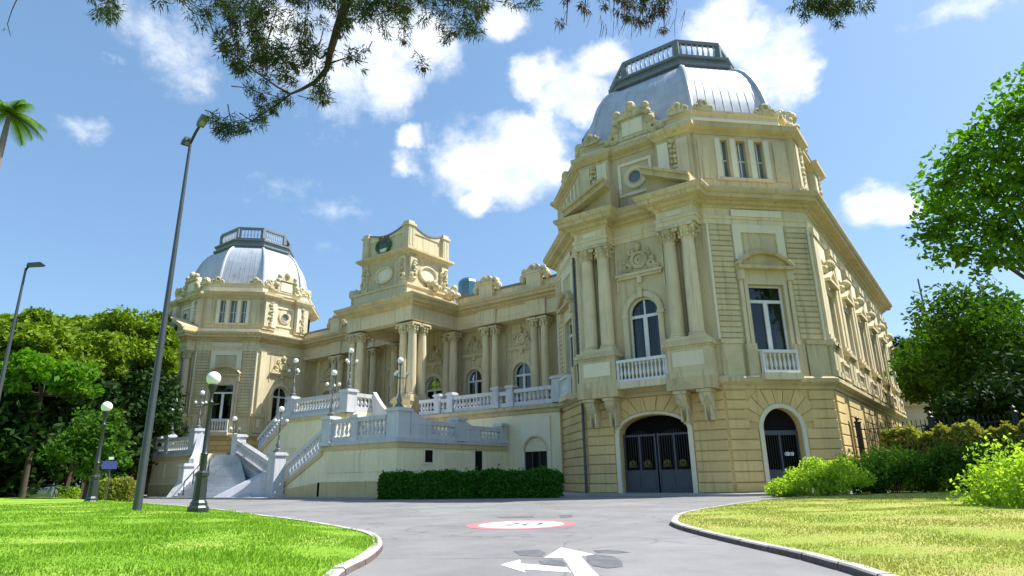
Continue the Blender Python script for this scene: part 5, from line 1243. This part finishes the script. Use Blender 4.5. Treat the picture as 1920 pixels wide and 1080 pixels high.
tall_lamp((p.x, p.y, .32), hh, 'tall galvanised lamp pole with two dark arms rising from the green lawn', -.2)
r_ = ray(-52, 968); k = 34/math.hypot(r_.x, r_.y); top = ray(62, 505); hh = CAM_H+top.z/math.hypot(top.x, top.y)*34
tall_lamp((r_.x*k, r_.y*k, 0), hh, 'tall slim lamp pole with a single head in front of the dark tree mass', YAW+.2, False, .12)

# ------------------------------------------------------------------ trees, hedges and shrubs
def leaves(name, pts, size, mat, parent, rng, elong=1.9, flat=0.0, dirs=None):
    """leaf-shaped faces at pts; size per leaf"""
    n = len(pts); a = rng.normal(size=(n, 3)) if dirs is None else dirs+rng.normal(size=(n, 3))*.35
    a[:, 2] *= (1-flat); a /= np.linalg.norm(a, axis=1)[:, None]+1e-9
    b = np.cross(a, rng.normal(size=(n, 3))); b /= np.linalg.norm(b, axis=1)[:, None]+1e-9
    s = (np.asarray(size)*rng.uniform(.6, 1.35, n))[:, None]
    L_ = a*s; W = b*s/elong
    co = np.stack([pts-L_*.5, pts+W*.5-L_*.05, pts+L_*.5, pts-W*.5-L_*.05], 1).reshape(-1, 3)
    return fast_mesh(name, co, 4, mat, parent)
def clumpy(rng, c, R, n_clump, n, sig=.2, shell=.45, zmin=-.6):
    """points gathered in clumps through an ellipsoid"""
    d = rng.normal(size=(n_clump*3, 3)); d /= np.linalg.norm(d, axis=1)[:, None]; d = d[d[:, 2] > zmin][:n_clump]
    rad = shell+(1-shell)*rng.random(len(d))**.6; cc = d*rad[:, None]*np.array(R)
    w = rng.uniform(.5, 1.5, len(cc)); k = rng.choice(len(cc), n, p=w/w.sum())
    Rm = min(R); sz = rng.uniform(.6, 1.4, len(cc))[k][:, None]*sig*Rm
    v = rng.normal(size=(n, 3)); v /= np.linalg.norm(v, axis=1)[:, None]; v *= rng.random(n)[:, None]**.45
    v[:, 2] = np.where(v[:, 2] < 0, v[:, 2]*.55, v[:, 2]*.8)
    return np.array(c)+cc[k]+v*sz*1.9, np.array(c)+cc
def tree(name, base, h, R, mat, label, group, seed, n=16000, leaf=.42, n_clump=60, trunk_r=.35, cz=None, cat='tree', off=(0, 0), sig=.2, flat=.2):
    rng = np.random.default_rng(seed); r = empty(name, base, label=label, cat=cat, group=group)
    c = np.array((off[0], off[1], cz if cz else h-R[2]*1.28))
    pts, cc = clumpy(rng, c, R, n_clump, n, sig)
    tr = MB(); fork = np.array((off[0]*.3, off[1]*.3, max(1.2, c[2]-R[2]*.55)))
    tr.tube([(0, 0, -.3), (0.05, .02, .6), tuple(fork*np.array((.6, .6, .6))), tuple(fork)], [trunk_r*1.35, trunk_r, trunk_r*.8, trunk_r*.7], 9)
    for q in cc[rng.choice(len(cc), min(14, len(cc)), replace=False)]:
        m_ = fork*.45+q*.55; m_[2] -= .12*R[2]; tr.tube([tuple(fork), tuple(m_), tuple(q)], [trunk_r*.5, trunk_r*.25, trunk_r*.07], 6)
    tr.build('trunk', M['bark'], r, True)
    leaves('crown', pts, leaf, M[mat], r, rng, flat=flat)
    return r
def at(px, d, py=920):
    r = ray(px, py); k = d/math.hypot(r.x, r.y); return (r.x*k, r.y*k, 0)
def top_h(px, py, d): r = ray(px, py); return CAM_H+r.z/math.hypot(r.x, r.y)*d
G1 = 'dense garden trees beside the lawn'
L_ = [(-60, 66, 560, (7.0, 7.0, 3.4), 'leaf_yellow', 'broad yellow-green tree behind the slim single-headed lamp pole'),
      (35, 64, 588, (5.8, 5.8, 2.9), 'leaf_yellow', 'rounded yellow-green tree over the silver parked car'),
      (105, 76, 582, (6.0, 6.0, 3.2), 'leaf_yellow', 'spreading yellow-green tree above the iron railing'),
      (180, 72, 572, (5.2, 5.2, 3.3), 'leaf_yellow', 'tall olive-crowned tree behind the blue sign'),
      (255, 84, 576, (4.4, 4.4, 3.4), 'leaf_yellow', 'olive tree showing beside the tall two-armed lamp pole'),
      (42, 56, 655, (3.3, 3.3, 1.7), 'leaf_fresh', 'smaller bright green tree in front of the taller crowns')]
for i, (px, d, py, R, mt, lb) in enumerate(L_):
    tree('garden_tree', at(px, d), top_h(px, py, d), R, mt, lb, G1, 20+i, 24000 if i < 5 else 6000, .5, 60, .4 if i < 5 else .2)
U = [(0, 63, 670, (5.0, 5.0, 4.6), 'shade-dark tree low under the slim lamp pole'), (95, 68, 650, (5.2, 5.2, 5.4), 'shade-dark tree filling the gloom above the silver car'), (170, 66, 640, (4.6, 4.6, 6.0), 'dark tree in the shade beside the globe lamp'), (245, 78, 640, (4.2, 4.2, 7.5), 'shade-dark tree wedged between the tall pole and the pavilion'), (-70, 60, 680, (5, 5, 5), 'dark bushy tree over the blue parked car'), (130, 90, 640, (8, 8, 8), 'deep shaded tree behind the iron railing'), (290, 98, 640, (3.0, 3.0, 8), 'narrow dark tree behind the edge of the far pavilion'), (40, 84, 640, (8, 8, 8), 'deep shaded tree behind the silver car')]
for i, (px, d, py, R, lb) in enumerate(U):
    tree('shade_dark_tree', at(px, d), top_h(px, py, d), R, 'leaf_dark', lb, G1, 40+i, 16000, .6, 45, .4, sig=.28)  # dark leaf colour stands in for the shade beneath the upper crowns
tree('small_tree', at(160, 52), top_h(160, 745, 52), (2.2, 2.2, 3.2), 'leaf_mid', 'light small tree with open foliage behind the globe lamp', G1, 60, 5000, .34, 40, .14)
# trees beyond the side of the palace
G2 = 'trees beyond the side wall of the palace'
R_ = [(1690, 92, 605, (4.2, 4.2, 4.6), 'leaf_dark', 'dark distant tree at the end of the side wall'),
      (1800, 82, 600, (3.8, 3.8, 4.6), 'leaf_mid', 'mid-green tree over the little beige building'),
      (1850, 62, 560, (4.3, 4.3, 4.2), 'leaf_mid', 'full mid-green tree below the thin mast'),
      (1910, 56, 505, (4.6, 4.6, 4.6), 'leaf_mid', 'large leafy tree under the overhanging branches'),
      (1890, 52, 690, (3.4, 3.4, 2.7), 'leaf_dark', 'low dark tree with glossy foliage behind the iron railing'),
      (1935, 48, 650, (4.0, 4.0, 3.4), 'leaf_dark', 'dark spreading tree at the edge of the railing'),
      (1815, 84, 680, (6, 6, 4.2), 'leaf_dark', 'deep shaded tree behind the little beige building')]
for i, (px, d, py, R, mt, lb) in enumerate(R_):
    tree('shade_tree', at(px, d), top_h(px, py, d), R, mt, lb, G2, 70+i, 14000, .42, 50, .32)
# the near tree whose crown hangs into the sky: trunk stands just outside the frame
rng = np.random.default_rng(90)
bp_ = at(2080, 40); nt_ = empty('almond_tree', bp_, label='big-leaved bright green tree hanging over the lawn against open sky', cat='tree')
cl = []
for px, py, d, s in ((1905, 215, 26, 1.2), (1880, 290, 26, 1.3), (1800, 300, 26, 1.1), (1770, 345, 26, 1.0), (1850, 360, 27, 1.6), (1780, 410, 26, 1.2), (1870, 430, 27, 1.5), (1745, 440, 26, .8), (1800, 470, 26, 1.1), (1860, 490, 26, .9), (1930, 330, 27, 1.8), (1960, 450, 27, 1.6), (1980, 230, 27, 1.8), (2060, 330, 28, 2.4), (2080, 180, 28, 2.4), (2150, 300, 29, 2.4), (1945, 160, 27, 1.2), (1760, 380, 27, .8), (1820, 255, 26.5, .8)):
    q = dist(px, py, d*1.46); cl.append((np.array(q)-np.array(bp_), s*1.46))
P_ = []
for q, s in cl:
    n = int(185*s**2); v = rng.normal(size=(n, 3)); v /= np.linalg.norm(v, axis=1)[:, None]; P_.append(q+v*(rng.random(n)[:, None]**.9)*s*np.array((1.15, 1.15, .62)))
leaves('crown', np.concatenate(P_), .33, M['leaf_fresh'], nt_, rng, 1.8, .3)
tr = MB(); fork = np.array((0, 0, 9.0)); tr.tube([(0, 0, -.2), (.1, 0, 4), tuple(fork)], [.45, .36, .3], 10)
for q, s in cl:
    m_ = fork*.5+q*.5+np.array((0, 0, .6)); tr.tube([tuple(fork), tuple(m_), tuple(q)], [.10, .05, .015], 6)
tr.build('trunk', M['bark'], nt_, True)
# thin mast among the trees
p = at(1806, 58); mh = top_h(1797, 512, 58); MB().lathe((p[0], p[1], 0), [(.11, 0), (.06, mh), (.02, mh+.1)], 8).build('mast', M['lamp_pole'], None, True)
o = bpy.data.objects['mast']; tag(o, 'thin grey metal mast standing up out of the tree tops', 'mast')

def shrub(name, c, R, mat, label, seed, n=9000, leaf=.11, group=None, cat='shrub', lump=26):
    rng = np.random.default_rng(seed); r = empty(name, (c[0], c[1], 0), label=label, cat=cat, group=group)
    pts, cc = clumpy(rng, (0, 0, R[2]*.42), R, lump, n, .30, .55, -.3); pts[:, 2] = np.maximum(pts[:, 2], .03+.05*rng.random(len(pts)))
    leaves('foliage', pts, leaf, M[mat], r, rng, 1.9)
    st = MB()
    for q in cc[:12]: st.tube([(q[0]*.15, q[1]*.15, -.05), (q[0]*.5, q[1]*.5, q[2]*.6), tuple(q)], [.03, .02, .008], 5)
    st.build('stem', M['bark'], r); return r
def hedge(name, p0, p1, w, h, mat, label, seed, n, leaf, z0=.05):
    rng = np.random.default_rng(seed); p0 = np.array(p0); p1 = np.array(p1); L = np.linalg.norm(p1-p0); t = (p1-p0)/L; nn = np.array((-t[1], t[0]))
    r = empty(name, (p0[0], p0[1], 0), label=label, cat='hedge')
    # a clipped body: leaves crowd the faces, thinner inside
    u = rng.random(n)*L; face = rng.random(n); v = rng.uniform(-1, 1, n); z = rng.random(n)
    top = face < .38; fr = (face >= .38) & (face < .66); bk = (face >= .66) & (face < .84)
    z[top] = 1+rng.normal(0, .02, top.sum()); v[fr] = -1+np.abs(rng.normal(0, .06, fr.sum())); v[bk] = 1-np.abs(rng.normal(0, .06, bk.sum()))
    bump = (.06*np.sin(u*2.1)+.05*np.sin(u*4.7+1)+.04*np.sin(u*9.1))*(1.3 if mat == 'leaf_hedge' else 1.6)+rng.normal(0, .02, n)
    endr = np.minimum(1, np.minimum(u, L-u)/.45)**.5
    zz = z0+(h-z0)*z*(1+bump*.6)*(.75+.25*endr); vv = v*w/2*(1+bump*.7)*(.6+.4*endr)*(1-.10*z**4)
    pts = np.column_stack([u*t[0]+vv*nn[0], u*t[1]+vv*nn[1], zz])
    sh = rng.random(n) < .05; pts[sh, 2] += np.abs(rng.normal(0, .10, sh.sum())); pts[:, :2] += rng.normal(0, .03, (n, 2))
    leaves('foliage', pts, leaf, M[mat], r, rng, 1.8)
    k = MB(); F = Frame(0, 0, t[0], t[1])
    for i in range(int(L/.5)): a = .3+i*.5; k.tube([tuple(np.append(t*a, 0)), tuple(np.append(t*(a+.1)+nn*.1, h*.7))], [.03, .012], 5)
    k.build('stem', M['bark'], r)
    core = MB(); core.fbox(F, .35, L-.35, -w*.36, w*.36, .05, h*.86); core.build('shaded_twigs', M['bark'], r)
    return r
hedge('clipped_hedge', (-29.3, 26.55), (-19.4, 30.6), 1.5, 1.36, 'leaf_hedge', 'long clipped dark green hedge at the foot of the terrace wall', 101, 36000, .17)
G3 = 'shrubs on the lawn beside the palace'
shrub('shrub', (-6.6, 32.6), (2.0, 1.3, 1.05), 'leaf_bright', 'pale bright green rounded shrub beside the wicket gate', 110, 15000, .13, G3)
shrub('shrub', (-4.0, 34.6), (2.2, 1.5, 1.35), 'leaf_mid', 'dark green shrub between the pale shrub and the side wall', 111, 14000, .14, G3)
shrub('shrub', (-1.4, 34.4), (2.4, 1.5, 1.3), 'leaf_mid', 'wide dark green shrub below the croton hedge', 112, 15000, .14, G3)
shrub('shrub', (1.35, 20.6), (1.9, 1.7, 1.15), 'leaf_bright', 'loose bright yellow-green bush with arching twigs on the lawn edge', 113, 18000, .12, G3, lump=40)
shrub('shrub', (1.6, 33.6), (2.4, 1.5, 1.3), 'leaf_mid', 'dark green shrub behind the loose bright bush', 114, 11000, .14, G3)
hedge('croton_hedge', (-4.9, 41.0), (6.5, 39.5), 1.6, 3.0, 'leaf_croton', 'tall yellow and brown croton hedge along the iron railing', 120, 26000, .22)
# croton bed by the far pavilion
a0, a1 = at(184, 46), at(256, 46)
hedge('croton_hedge', a0[:2], a1[:2], 1.4, 1.3, 'leaf_croton', 'low yellow-orange croton hedge beside the globe lamp', 121, 9000, .16)
a0, a1 = at(100, 60), at(150, 60)
hedge('border_hedge', a0[:2], a1[:2], 1.2, .9, 'leaf_bright', 'low bright green border behind the silver car', 122, 4000, .16)

# ------------------------------------------------------------------ overhanging pine boughs: the tree stands behind the camera
pine = empty('pine_tree', (6.5, -4.5, 0), label='old pine whose dark drooping boughs hang across the top of the view', cat='tree')
O = np.array((6.5, -4.5, 0)); rng = np.random.default_rng(130); prnd = random.Random(131)
limb = MB(); needle_pts, needle_dir, needle_len, dry_pts, dry_dir, dry_len = [], [], [], [], [], []
def pp(px, py, d): return np.array(dist(px, py, d))-O
def tuft(c, ax, r, n, dry=False, ln=.10):
    r = r*.62; n = int(n*1.0); ln = min(ln, .075)
    v = rng.normal(size=(n, 3)); v /= np.linalg.norm(v, axis=1)[:, None]
    p = c+v*(rng.random(n)[:, None]**.6)*r; dd = v*.6+ax*1.0+np.array((0, 0, -.25))
    (dry_pts if dry else needle_pts).append(p); (dry_dir if dry else needle_dir).append(dd); (dry_len if dry else needle_len).append(np.full(n, ln))
def twig(pts, rad, tufts=6, r=.16, n=60, dry=False, ln=.16):
    limb.tube([tuple(p) for p in pts], rad, 6)
    P = [np.array(p) for p in pts]
    for k in range(tufts):
        t = (k+.6)/tufts*(len(P)-1); i = min(int(t), len(P)-2); c = P[i]+(P[i+1]-P[i])*(t-i); ax = (P[i+1]-P[i]); ax = ax/np.linalg.norm(ax)
        tuft(c+rng.normal(size=3)*.05, ax*.6, r*prnd.uniform(.7, 1.3), n, dry, ln)
D = 9.0
limb.tube([(0, 0, -.3), (0, .1, 3), (-.2, .3, 7), (-.3, .4, 12)], [.42, .36, .3, .2], 12)
main = [np.array((-.25, .35, 9.5)), np.array((-2.5, 2.6, 10.6)), pp(760, -190, D), pp(690, -80, D), pp(655, -10, D), pp(632, 55, D), pp(620, 95, D), pp(612, 130, D), pp(592, 153, D), pp(565, 168, D), pp(545, 176, D)]
limb.tube([tuple(p) for p in main], [.16, .12, .09, .075, .064, .052, .045, .034, .027, .02, .014], 8)
twig([pp(545, 176, D), pp(520, 196, D), pp(498, 210, D), pp(470, 228, D), pp(430, 238, D), pp(400, 241, D)], [.014, .011, .009, .008, .006, .004], 9, .13, 70)
twig([pp(545, 176, D), pp(520, 163, D), pp(495, 145, D), pp(470, 128, D), pp(430, 95, D), pp(400, 60, D), pp(385, 20, D)], [.016, .013, .011, .01, .008, .006, .005], 8, .12, 50)
twig([pp(620, 95, D), pp(600, 110, D+.1), pp(575, 90, D), pp(555, 70, D)], [.02, .014, .01, .006], 6, .20, 90)
twig([pp(612, 130, D), pp(602, 170, D), pp(600, 198, D)], [.012, .008, .005], 4, .10, 50)
twig([pp(615, 120, D), pp(650, 108, D), pp(690, 118, D)], [.014, .008, .005], 4, .09, 26)
for cx_, cy_p, w, h, n in ((470, 55, 65, 45, 17), (495, 105, 50, 45, 14), (545, 115, 40, 45, 14), (555, 45, 40, 35, 8), (430, 90, 45, 40, 8), (690, 25, 60, 40, 18), (760, 25, 60, 35, 15), (840, 30, 55, 40, 14), (890, 45, 30, 40, 10), (640, 20, 40, 40, 8), (400, 15, 40, 25, 7), (460, 5, 60, 20, 7), (210, 22, 30, 18, 6), (335, 5, 30, 12, 3), (985, 5, 30, 15, 3), (750, 100, 70, 40, 3), (600, 180, 12, 22, 4), (490, 205, 22, 24, 6), (425, 238, 28, 14, 6), (800, 0, 120, 20, 10), (600, -10, 120, 20, 10)):
    for k in range(n):
        x = cx_+prnd.gauss(0, .55)*w; y = cy_p+prnd.gauss(0, .55)*h; d = D+prnd.uniform(-.7, .7); e_ = pp(x, y, d); s_ = e_+np.array((prnd.uniform(-.35, .35), prnd.uniform(-.3, .3), prnd.uniform(.1, .45) if cy_p < 170 else prnd.uniform(.03, .08)))
        limb.tube([tuple(s_), tuple((s_+e_)/2+rng.normal(size=3)*.03), tuple(e_)], [.008, .005, .003], 5); tuft(e_, (e_-s_)*1.2, .17, 75); tuft((e_+s_)/2, (e_-s_)*1.0, .12, 35)
        if prnd.random() < .3: limb.sphere(tuple(e_+np.array((0, 0, -.06))), .035, 6, 5)
# hanging brown clump above the pavilion and the tufts beyond it
mb2 = [pp(655, -10, D), pp(900, -110, D), pp(1150, -120, D+.3), pp(1500, -110, D+.5), pp(1700, -90, D+.6)]
limb.tube([tuple(p) for p in mb2], [.07, .06, .05, .04, .02], 7)
for x, y0, y1 in ((1062, -60, 45), (1095, -60, 42), (1150, -70, 30), (1175, -70, 40), (1205, -80, 35), (1235, -80, 25), (1245, -60, 70)):
    twig([pp(x+prnd.uniform(-20, 20), y0, D+.2), pp(x+prnd.uniform(-6, 6), (y0+y1)/2, D+.2), pp(x, y1, D+.2)], [.014, .01, .005], 4, .10, 55, prnd.random() < .6)
for k in range(26): tuft(pp(1205+prnd.gauss(0, 28), 8+prnd.gauss(0, 16), D+.2+prnd.uniform(-.3, .3)), np.array((0, 0, -.8)), .13, 55, k % 3 > 0)
for k in range(70):
    x = 1190+prnd.gauss(0, 45); y = prnd.uniform(10, 75); a = pp(x, y-prnd.uniform(15, 40), D+prnd.uniform(-.4, .6)); b = pp(x+prnd.uniform(-10, 4), y, D+.2); limb.tube([tuple(a), tuple(b)], [.0035, .002], 4)
for k in range(30): tuft(pp(1545+prnd.gauss(0, 40), 8+prnd.gauss(0, 12), D+.4+prnd.uniform(-.3, .3)), np.array((0, 0, -.3)), .14, 70)
for x, y in ((1490, 20), (1520, 12), (1560, 22), (1590, 28), (1612, 18)): twig([pp(x, -60, D+.4), pp(x+prnd.uniform(-8, 8), -15, D+.4), pp(x, y, D+.4)], [.012, .008, .004], 3, .11, 50)
twig([pp(40, -20, D), pp(22, 20, D), pp(14, 45, D), pp(20, 68, D)], [.006, .005, .004, .003], 1, .02, 3)
limb.tube([tuple(pp(690, -80, D)), tuple(pp(400, -60, D)), tuple(pp(180, -30, D)), tuple(pp(40, -20, D))], [.05, .035, .02, .008], 6)
limb.build('bough', M['bark'], pine, True)
def needles(name, P_, D_, L__, mat):
    p = np.concatenate(P_); d = np.concatenate(D_); l = np.concatenate(L__)*rng.uniform(.6, 1.3, len(p)); d = d+rng.normal(size=d.shape)*.35; d /= np.linalg.norm(d, axis=1)[:, None]
    s = np.cross(d, rng.normal(size=d.shape)); s /= np.linalg.norm(s, axis=1)[:, None]; w = .0065
    co = np.stack([p-s*w, p+s*w, p+d*l[:, None]], 1).reshape(-1, 3); o = fast_mesh(name, co, 3, mat, pine); o['kind'] = 'stuff'
needles('needles', needle_pts, needle_dir, needle_len, M['needle']); needles('dry_needles', dry_pts, dry_dir, dry_len, M['needle_dry'])

# ------------------------------------------------------------------ royal palm at the picture's edge
d = 46; r_ = ray(18, 213); k_ = d/math.hypot(r_.x, r_.y); b = (r_.x*k_, r_.y*k_, 0); hp = top_h(14, 218, d)
M['palm_bark'] = stone('palm_bark', (.24, .20, .17), (.12, .10, .085), amt=.7, streak=.5, scale=3)
palm = empty('royal_palm', b, label='slender royal palm with arching feathery fronds above the tree mass', cat='palm')
c0 = np.array(dist(16, 215, 1e-3)); cen = np.array(dist(18, 213, d/math.cos(math.asin(ray(18, 213).z))))-np.array(b)
MB().tube([(0, 0, -.2), (cen[0]*.2, cen[1]*.2, cen[2]*.3), (cen[0]*.6, cen[1]*.6, cen[2]*.7), (cen[0]*.95, cen[1]*.95, cen[2]*.94), tuple(cen)], [.30, .27, .2, .16, .10], 10).build('trunk', M['palm_bark'], palm, True)
rng = np.random.default_rng(140)
for k in range(15):
    az = 2*math.pi*k/15+rng.uniform(-.2, .2); el = rng.uniform(.1, 1.2); Lf = rng.uniform(1.9, 2.4); pts = []; dirv = np.array((math.cos(az)*math.cos(el), math.sin(az)*math.cos(el), math.sin(el))); p = cen.copy()
    for i in range(9): pts.append(p.copy()); dirv = dirv+np.array((0, 0, -.17)); dirv /= np.linalg.norm(dirv); p = p+dirv*Lf/8
    fr = MB(); fr.tube([tuple(q) for q in pts], [.05, .045, .04, .035, .03, .025, .02, .015, .01], 5)
    side = np.array((-math.sin(az), math.cos(az), 0))
    for i in range(1, 9):
        for j in range(4):
            q = pts[i-1]+(pts[i]-pts[i-1])*(j/4) if i < 9 else pts[8]
            for s in (-1, 1):
                ll = .62*math.sin(math.pi*min(.97, (i+j/4)/9.2))+.12; e = q+side*s*ll*.8+np.array((0, 0, -.55*ll))+(pts[i]-pts[i-1])*.6; w = (pts[i]-pts[i-1])*.16
                fr.add([tuple(q-w), tuple(q+w), tuple(e)], [(0, 1, 2)])
    fr.build('frond', M['palm'], palm)

# ------------------------------------------------------------------ railings, little building, cars, sign
def railing(p0, p1, h, label, mat, posts=3, pitch=.16, base=.25):
    p0 = Vector((p0[0], p0[1], 0)); p1 = Vector((p1[0], p1[1], 0)); L = (p1-p0).length; r = empty('iron_railing', p0, label=label, cat='railing'); v = p1-p0
    F = Frame(0, 0, v.x, v.y)
    MB().fbox(F, 0, L, -.12, .12, 0, base).build('plinth', M['terrace'], r); MB().fbox(F, 0, L, -.03, .03, base+.15, base+.2).build('rail', mat, r); MB().fbox(F, 0, L, -.03, .03, h-.3, h-.25).build('rail', mat, r)
    n = int(L/pitch); me = None
    for i in range(n):
        u = (i+.5)*L/n; q = F.p(u, 0, 0)
        if me is None:
            o = MB().fbox(Frame(0, 0, 1, 0), -.018, .018, -.018, .018, base, h).lathe((0, 0, h), [(.03, 0), (.0, .12)], 4).build('railing_bar', mat, r); me = o.data; o.location = q
        else: link('railing_bar', me, r, q)
    for k in range(posts):
        u = L*k/(posts-1); q = F.p(u, 0, 0); MB().box(q[0]-.14, q[0]+.14, q[1]-.14, q[1]+.14, 0, h+.1).lathe((q[0], q[1], h+.1), [(.2, 0), (.2, .08), (.08, .16), (.13, .3), (.02, .42)], 10).build('railing_post', mat, r)
    return r
railing((-6.2, 42.6), (8.5, 41.0), 3.7, 'dark iron railing with spiked bars and posts beside the croton hedge', M['black_iron'], 5, .22)
a0, a1 = at(95, 60), at(182, 60)
railing(a0, a1, 2.3, 'brown iron railing behind the parked cars under the trees', M['bark'], 4, .22)
# little beige building at the end of the side wall
kp = at(1730, 76); ki = empty('garden_lodge', kp, label='small beige lodge with flat eaves at the end of the side wall', cat='building')
az = math.atan2(kp[1], kp[0])-math.pi/2
def kbox(name, mat, *b):
    o = MB().box(*b).build(name, M[mat], ki); return o
ki.rotation_euler = (0, 0, az+.2); ki.scale = (.95, .95, 1.4)
kbox('wall', 'panel', -2.6, 2.2, 0, 5, 0, 5.2); kbox('cornice', 'trim', -3.0, 2.9, -.5, 5.4, 5.2, 5.6); kbox('roof', 'cornice', -3.2, 3.4, -.7, 5.6, 6.0, 6.3); kbox('parapet', 'terrace', -2.7, 2.4, -.2, 5.2, 5.6, 6.0); kbox('roof_ornament', 'trim', -2.4, -1.6, 0, .8, 6.3, 7.1)
o = kbox('window', 'glass', -1.5, -.5, -.03, 0, 2.0, 4.2); o = kbox('door', 'iron', .5, 1.6, -.03, 0, 0, 3.4)
# parked cars
M['car_silver'] = plain('silver_car_paint', (.20, .24, .28), .35, .4, .5, .05); M['car_blue'] = plain('dark_blue_car_paint', (.03, .06, .11), .25, .3, .6, .05); M['tyre'] = plain('tyre_rubber', (.02, .02, .02), .8, 0, .3, .1); M['rim'] = plain('alloy_rim', (.5, .5, .52), .35, .8, .5, .05); M['car_light'] = plain('headlamp_glass', (.7, .72, .75), .1, 0, .8, .05)
def car(loc, rz, paint, label):
    r = empty('parked_car', loc, rz, label, 'car', 'cars parked under the trees'); F = Frame(0, -.85, 1, 0)
    side = [(-2.05, .38), (-2.08, .75), (-1.95, .92), (-1.25, 1.0), (-.55, 1.42), (.85, 1.45), (1.65, 1.0), (2.0, .92), (2.05, .5), (2.0, .35)]
    wh = (-1.3, 1.28); pol = list(side)
    low = [(2.0, .3)]
    for w in reversed(wh): low += [(w+.36*math.cos(a), .30+.36*math.sin(a)) for a in np.linspace(0, math.pi, 8)]
    low += [(-2.0, .3)]
    body = MB(); lower = [(x, z) for x, z in side if z < 1.01]; body.fprism(F, [(-2.05, .38), (-2.08, .75), (-1.95, .90), (-1.25, .98), (1.65, .98), (2.0, .92), (2.05, .5), (2.0, .35)]+low, -1.7, 0)
    body.loft([[(-1.25, -.82, .98), (1.65, -.82, .98), (1.65, .82, .98), (-1.25, .82, .98)], [(-.5, -.66, 1.42), (.9, -.66, 1.42), (.9, .66, 1.42), (-.5, .66, 1.42)], [(-.35, -.6, 1.47), (.75, -.6, 1.47), (.75, .6, 1.47), (-.35, .6, 1.47)]])
    body.build('body', M[paint], r)
    for y, s in ((-.83, -1), (.83, 1)):
        for x0_, x1_, t0, t1 in ((-1.05, .12, -.48, .12), (.2, 1.42, .2, .85)):
            MB().add([(x0_, y, 1.0), (x1_, y, 1.0), (t1, y-s*.145, 1.38), (t0, y-s*.145, 1.38)], [(0, 1, 2, 3)]).build('side_window', M['glass'], r)
    MB().add([(-1.24, -.74, 1.01), (-1.24, .74, 1.01), (-.53, .6, 1.41), (-.53, -.6, 1.41)], [(0, 1, 2, 3)]).build('windscreen', M['glass'], r); MB().add([(1.66, -.74, 1.0), (1.66, .74, 1.0), (.92, .6, 1.4), (.92, -.6, 1.4)], [(0, 1, 2, 3)]).build('rear_window', M['glass'], r)
    bpy.context.view_layer.update()
    for o in r.children:
        if o.name.startswith(('windscreen',)): o.location.x -= .02
        if o.name.startswith('rear_window'): o.location.x += .02
    for x in wh:
        for y in (-.78, .78):
            F2 = Frame(x, y, 1, 0); s = 1 if y < 0 else -1; w = MB().fprism(F2, [(.31*math.cos(a*math.pi/10), .31+.31*math.sin(a*math.pi/10)) for a in range(20)], -.1, .1); wo = w.build('wheel', M['tyre'], r); MB().fprism(F2, [(.19*math.cos(a*math.pi/8), .31+.19*math.sin(a*math.pi/8)) for a in range(16)], -.105, .105).build('rim', M['rim'], wo)
    for y in (-.6, .6): MB().box(-2.10, -2.02, y-.16, y+.16, .66, .8).build('headlight', M['car_light'], r)
    return r
p = at(86, 60); car((p[0], p[1], .05), math.radians(-32), 'car_silver', 'silver hatchback parked under the trees before the railing')
p = at(2, 62); car((p[0], p[1], .0), math.radians(-40), 'car_blue', 'dark blue car parked in the deep shade of the trees')
# blue sign
p = at(200, 44); sg = empty('sign', p, label='blue rectangular sign on a thin grey post among the trees', cat='sign'); M['sign_blue'] = plain('sign_blue', (.06, .08, .30), .5, 0, .4, .08)
zs_ = top_h(200, 872, 44); a_ = math.atan2(p[1], p[0])-math.pi/2; F = Frame(0, 0, math.cos(a_), math.sin(a_))
MB().lathe((0, 0, 0), [(.05, 0), (.05, zs_+.5)], 8).build('sign_post', M['lamp_pole'], sg, True); MB().fbox(F, -.42, .32, .05, .09, zs_-.22, zs_+.22).build('sign_board', M['sign_blue'], sg); MB().fbox(F, -.15, .1, .05, .09, zs_+.3, zs_+.45).build('sign_plate', M['white'], sg)

# the garden goes on behind the camera: trees that the window panes mirror
for i, (x, y, h_, lb) in enumerate(((-14, -30, 13, 'broad garden tree facing the carriage gate across the driveway'), (4, -34, 15, 'tall garden tree facing the palace from across the drive'), (20, -22, 12, 'garden tree behind the old pine facing the side wall'), (-34, -30, 14, 'garden tree across the lawn facing the grand staircase'), (-55, -26, 13, 'garden tree across the lawn facing the far pavilion'))):
    tree('garden_tree', (x, y, 0), h_, (6.5, 6.5, 4.8), 'leaf_mid', lb, 'garden trees facing the palace', 200+i, 7000, .6, 45, .4)
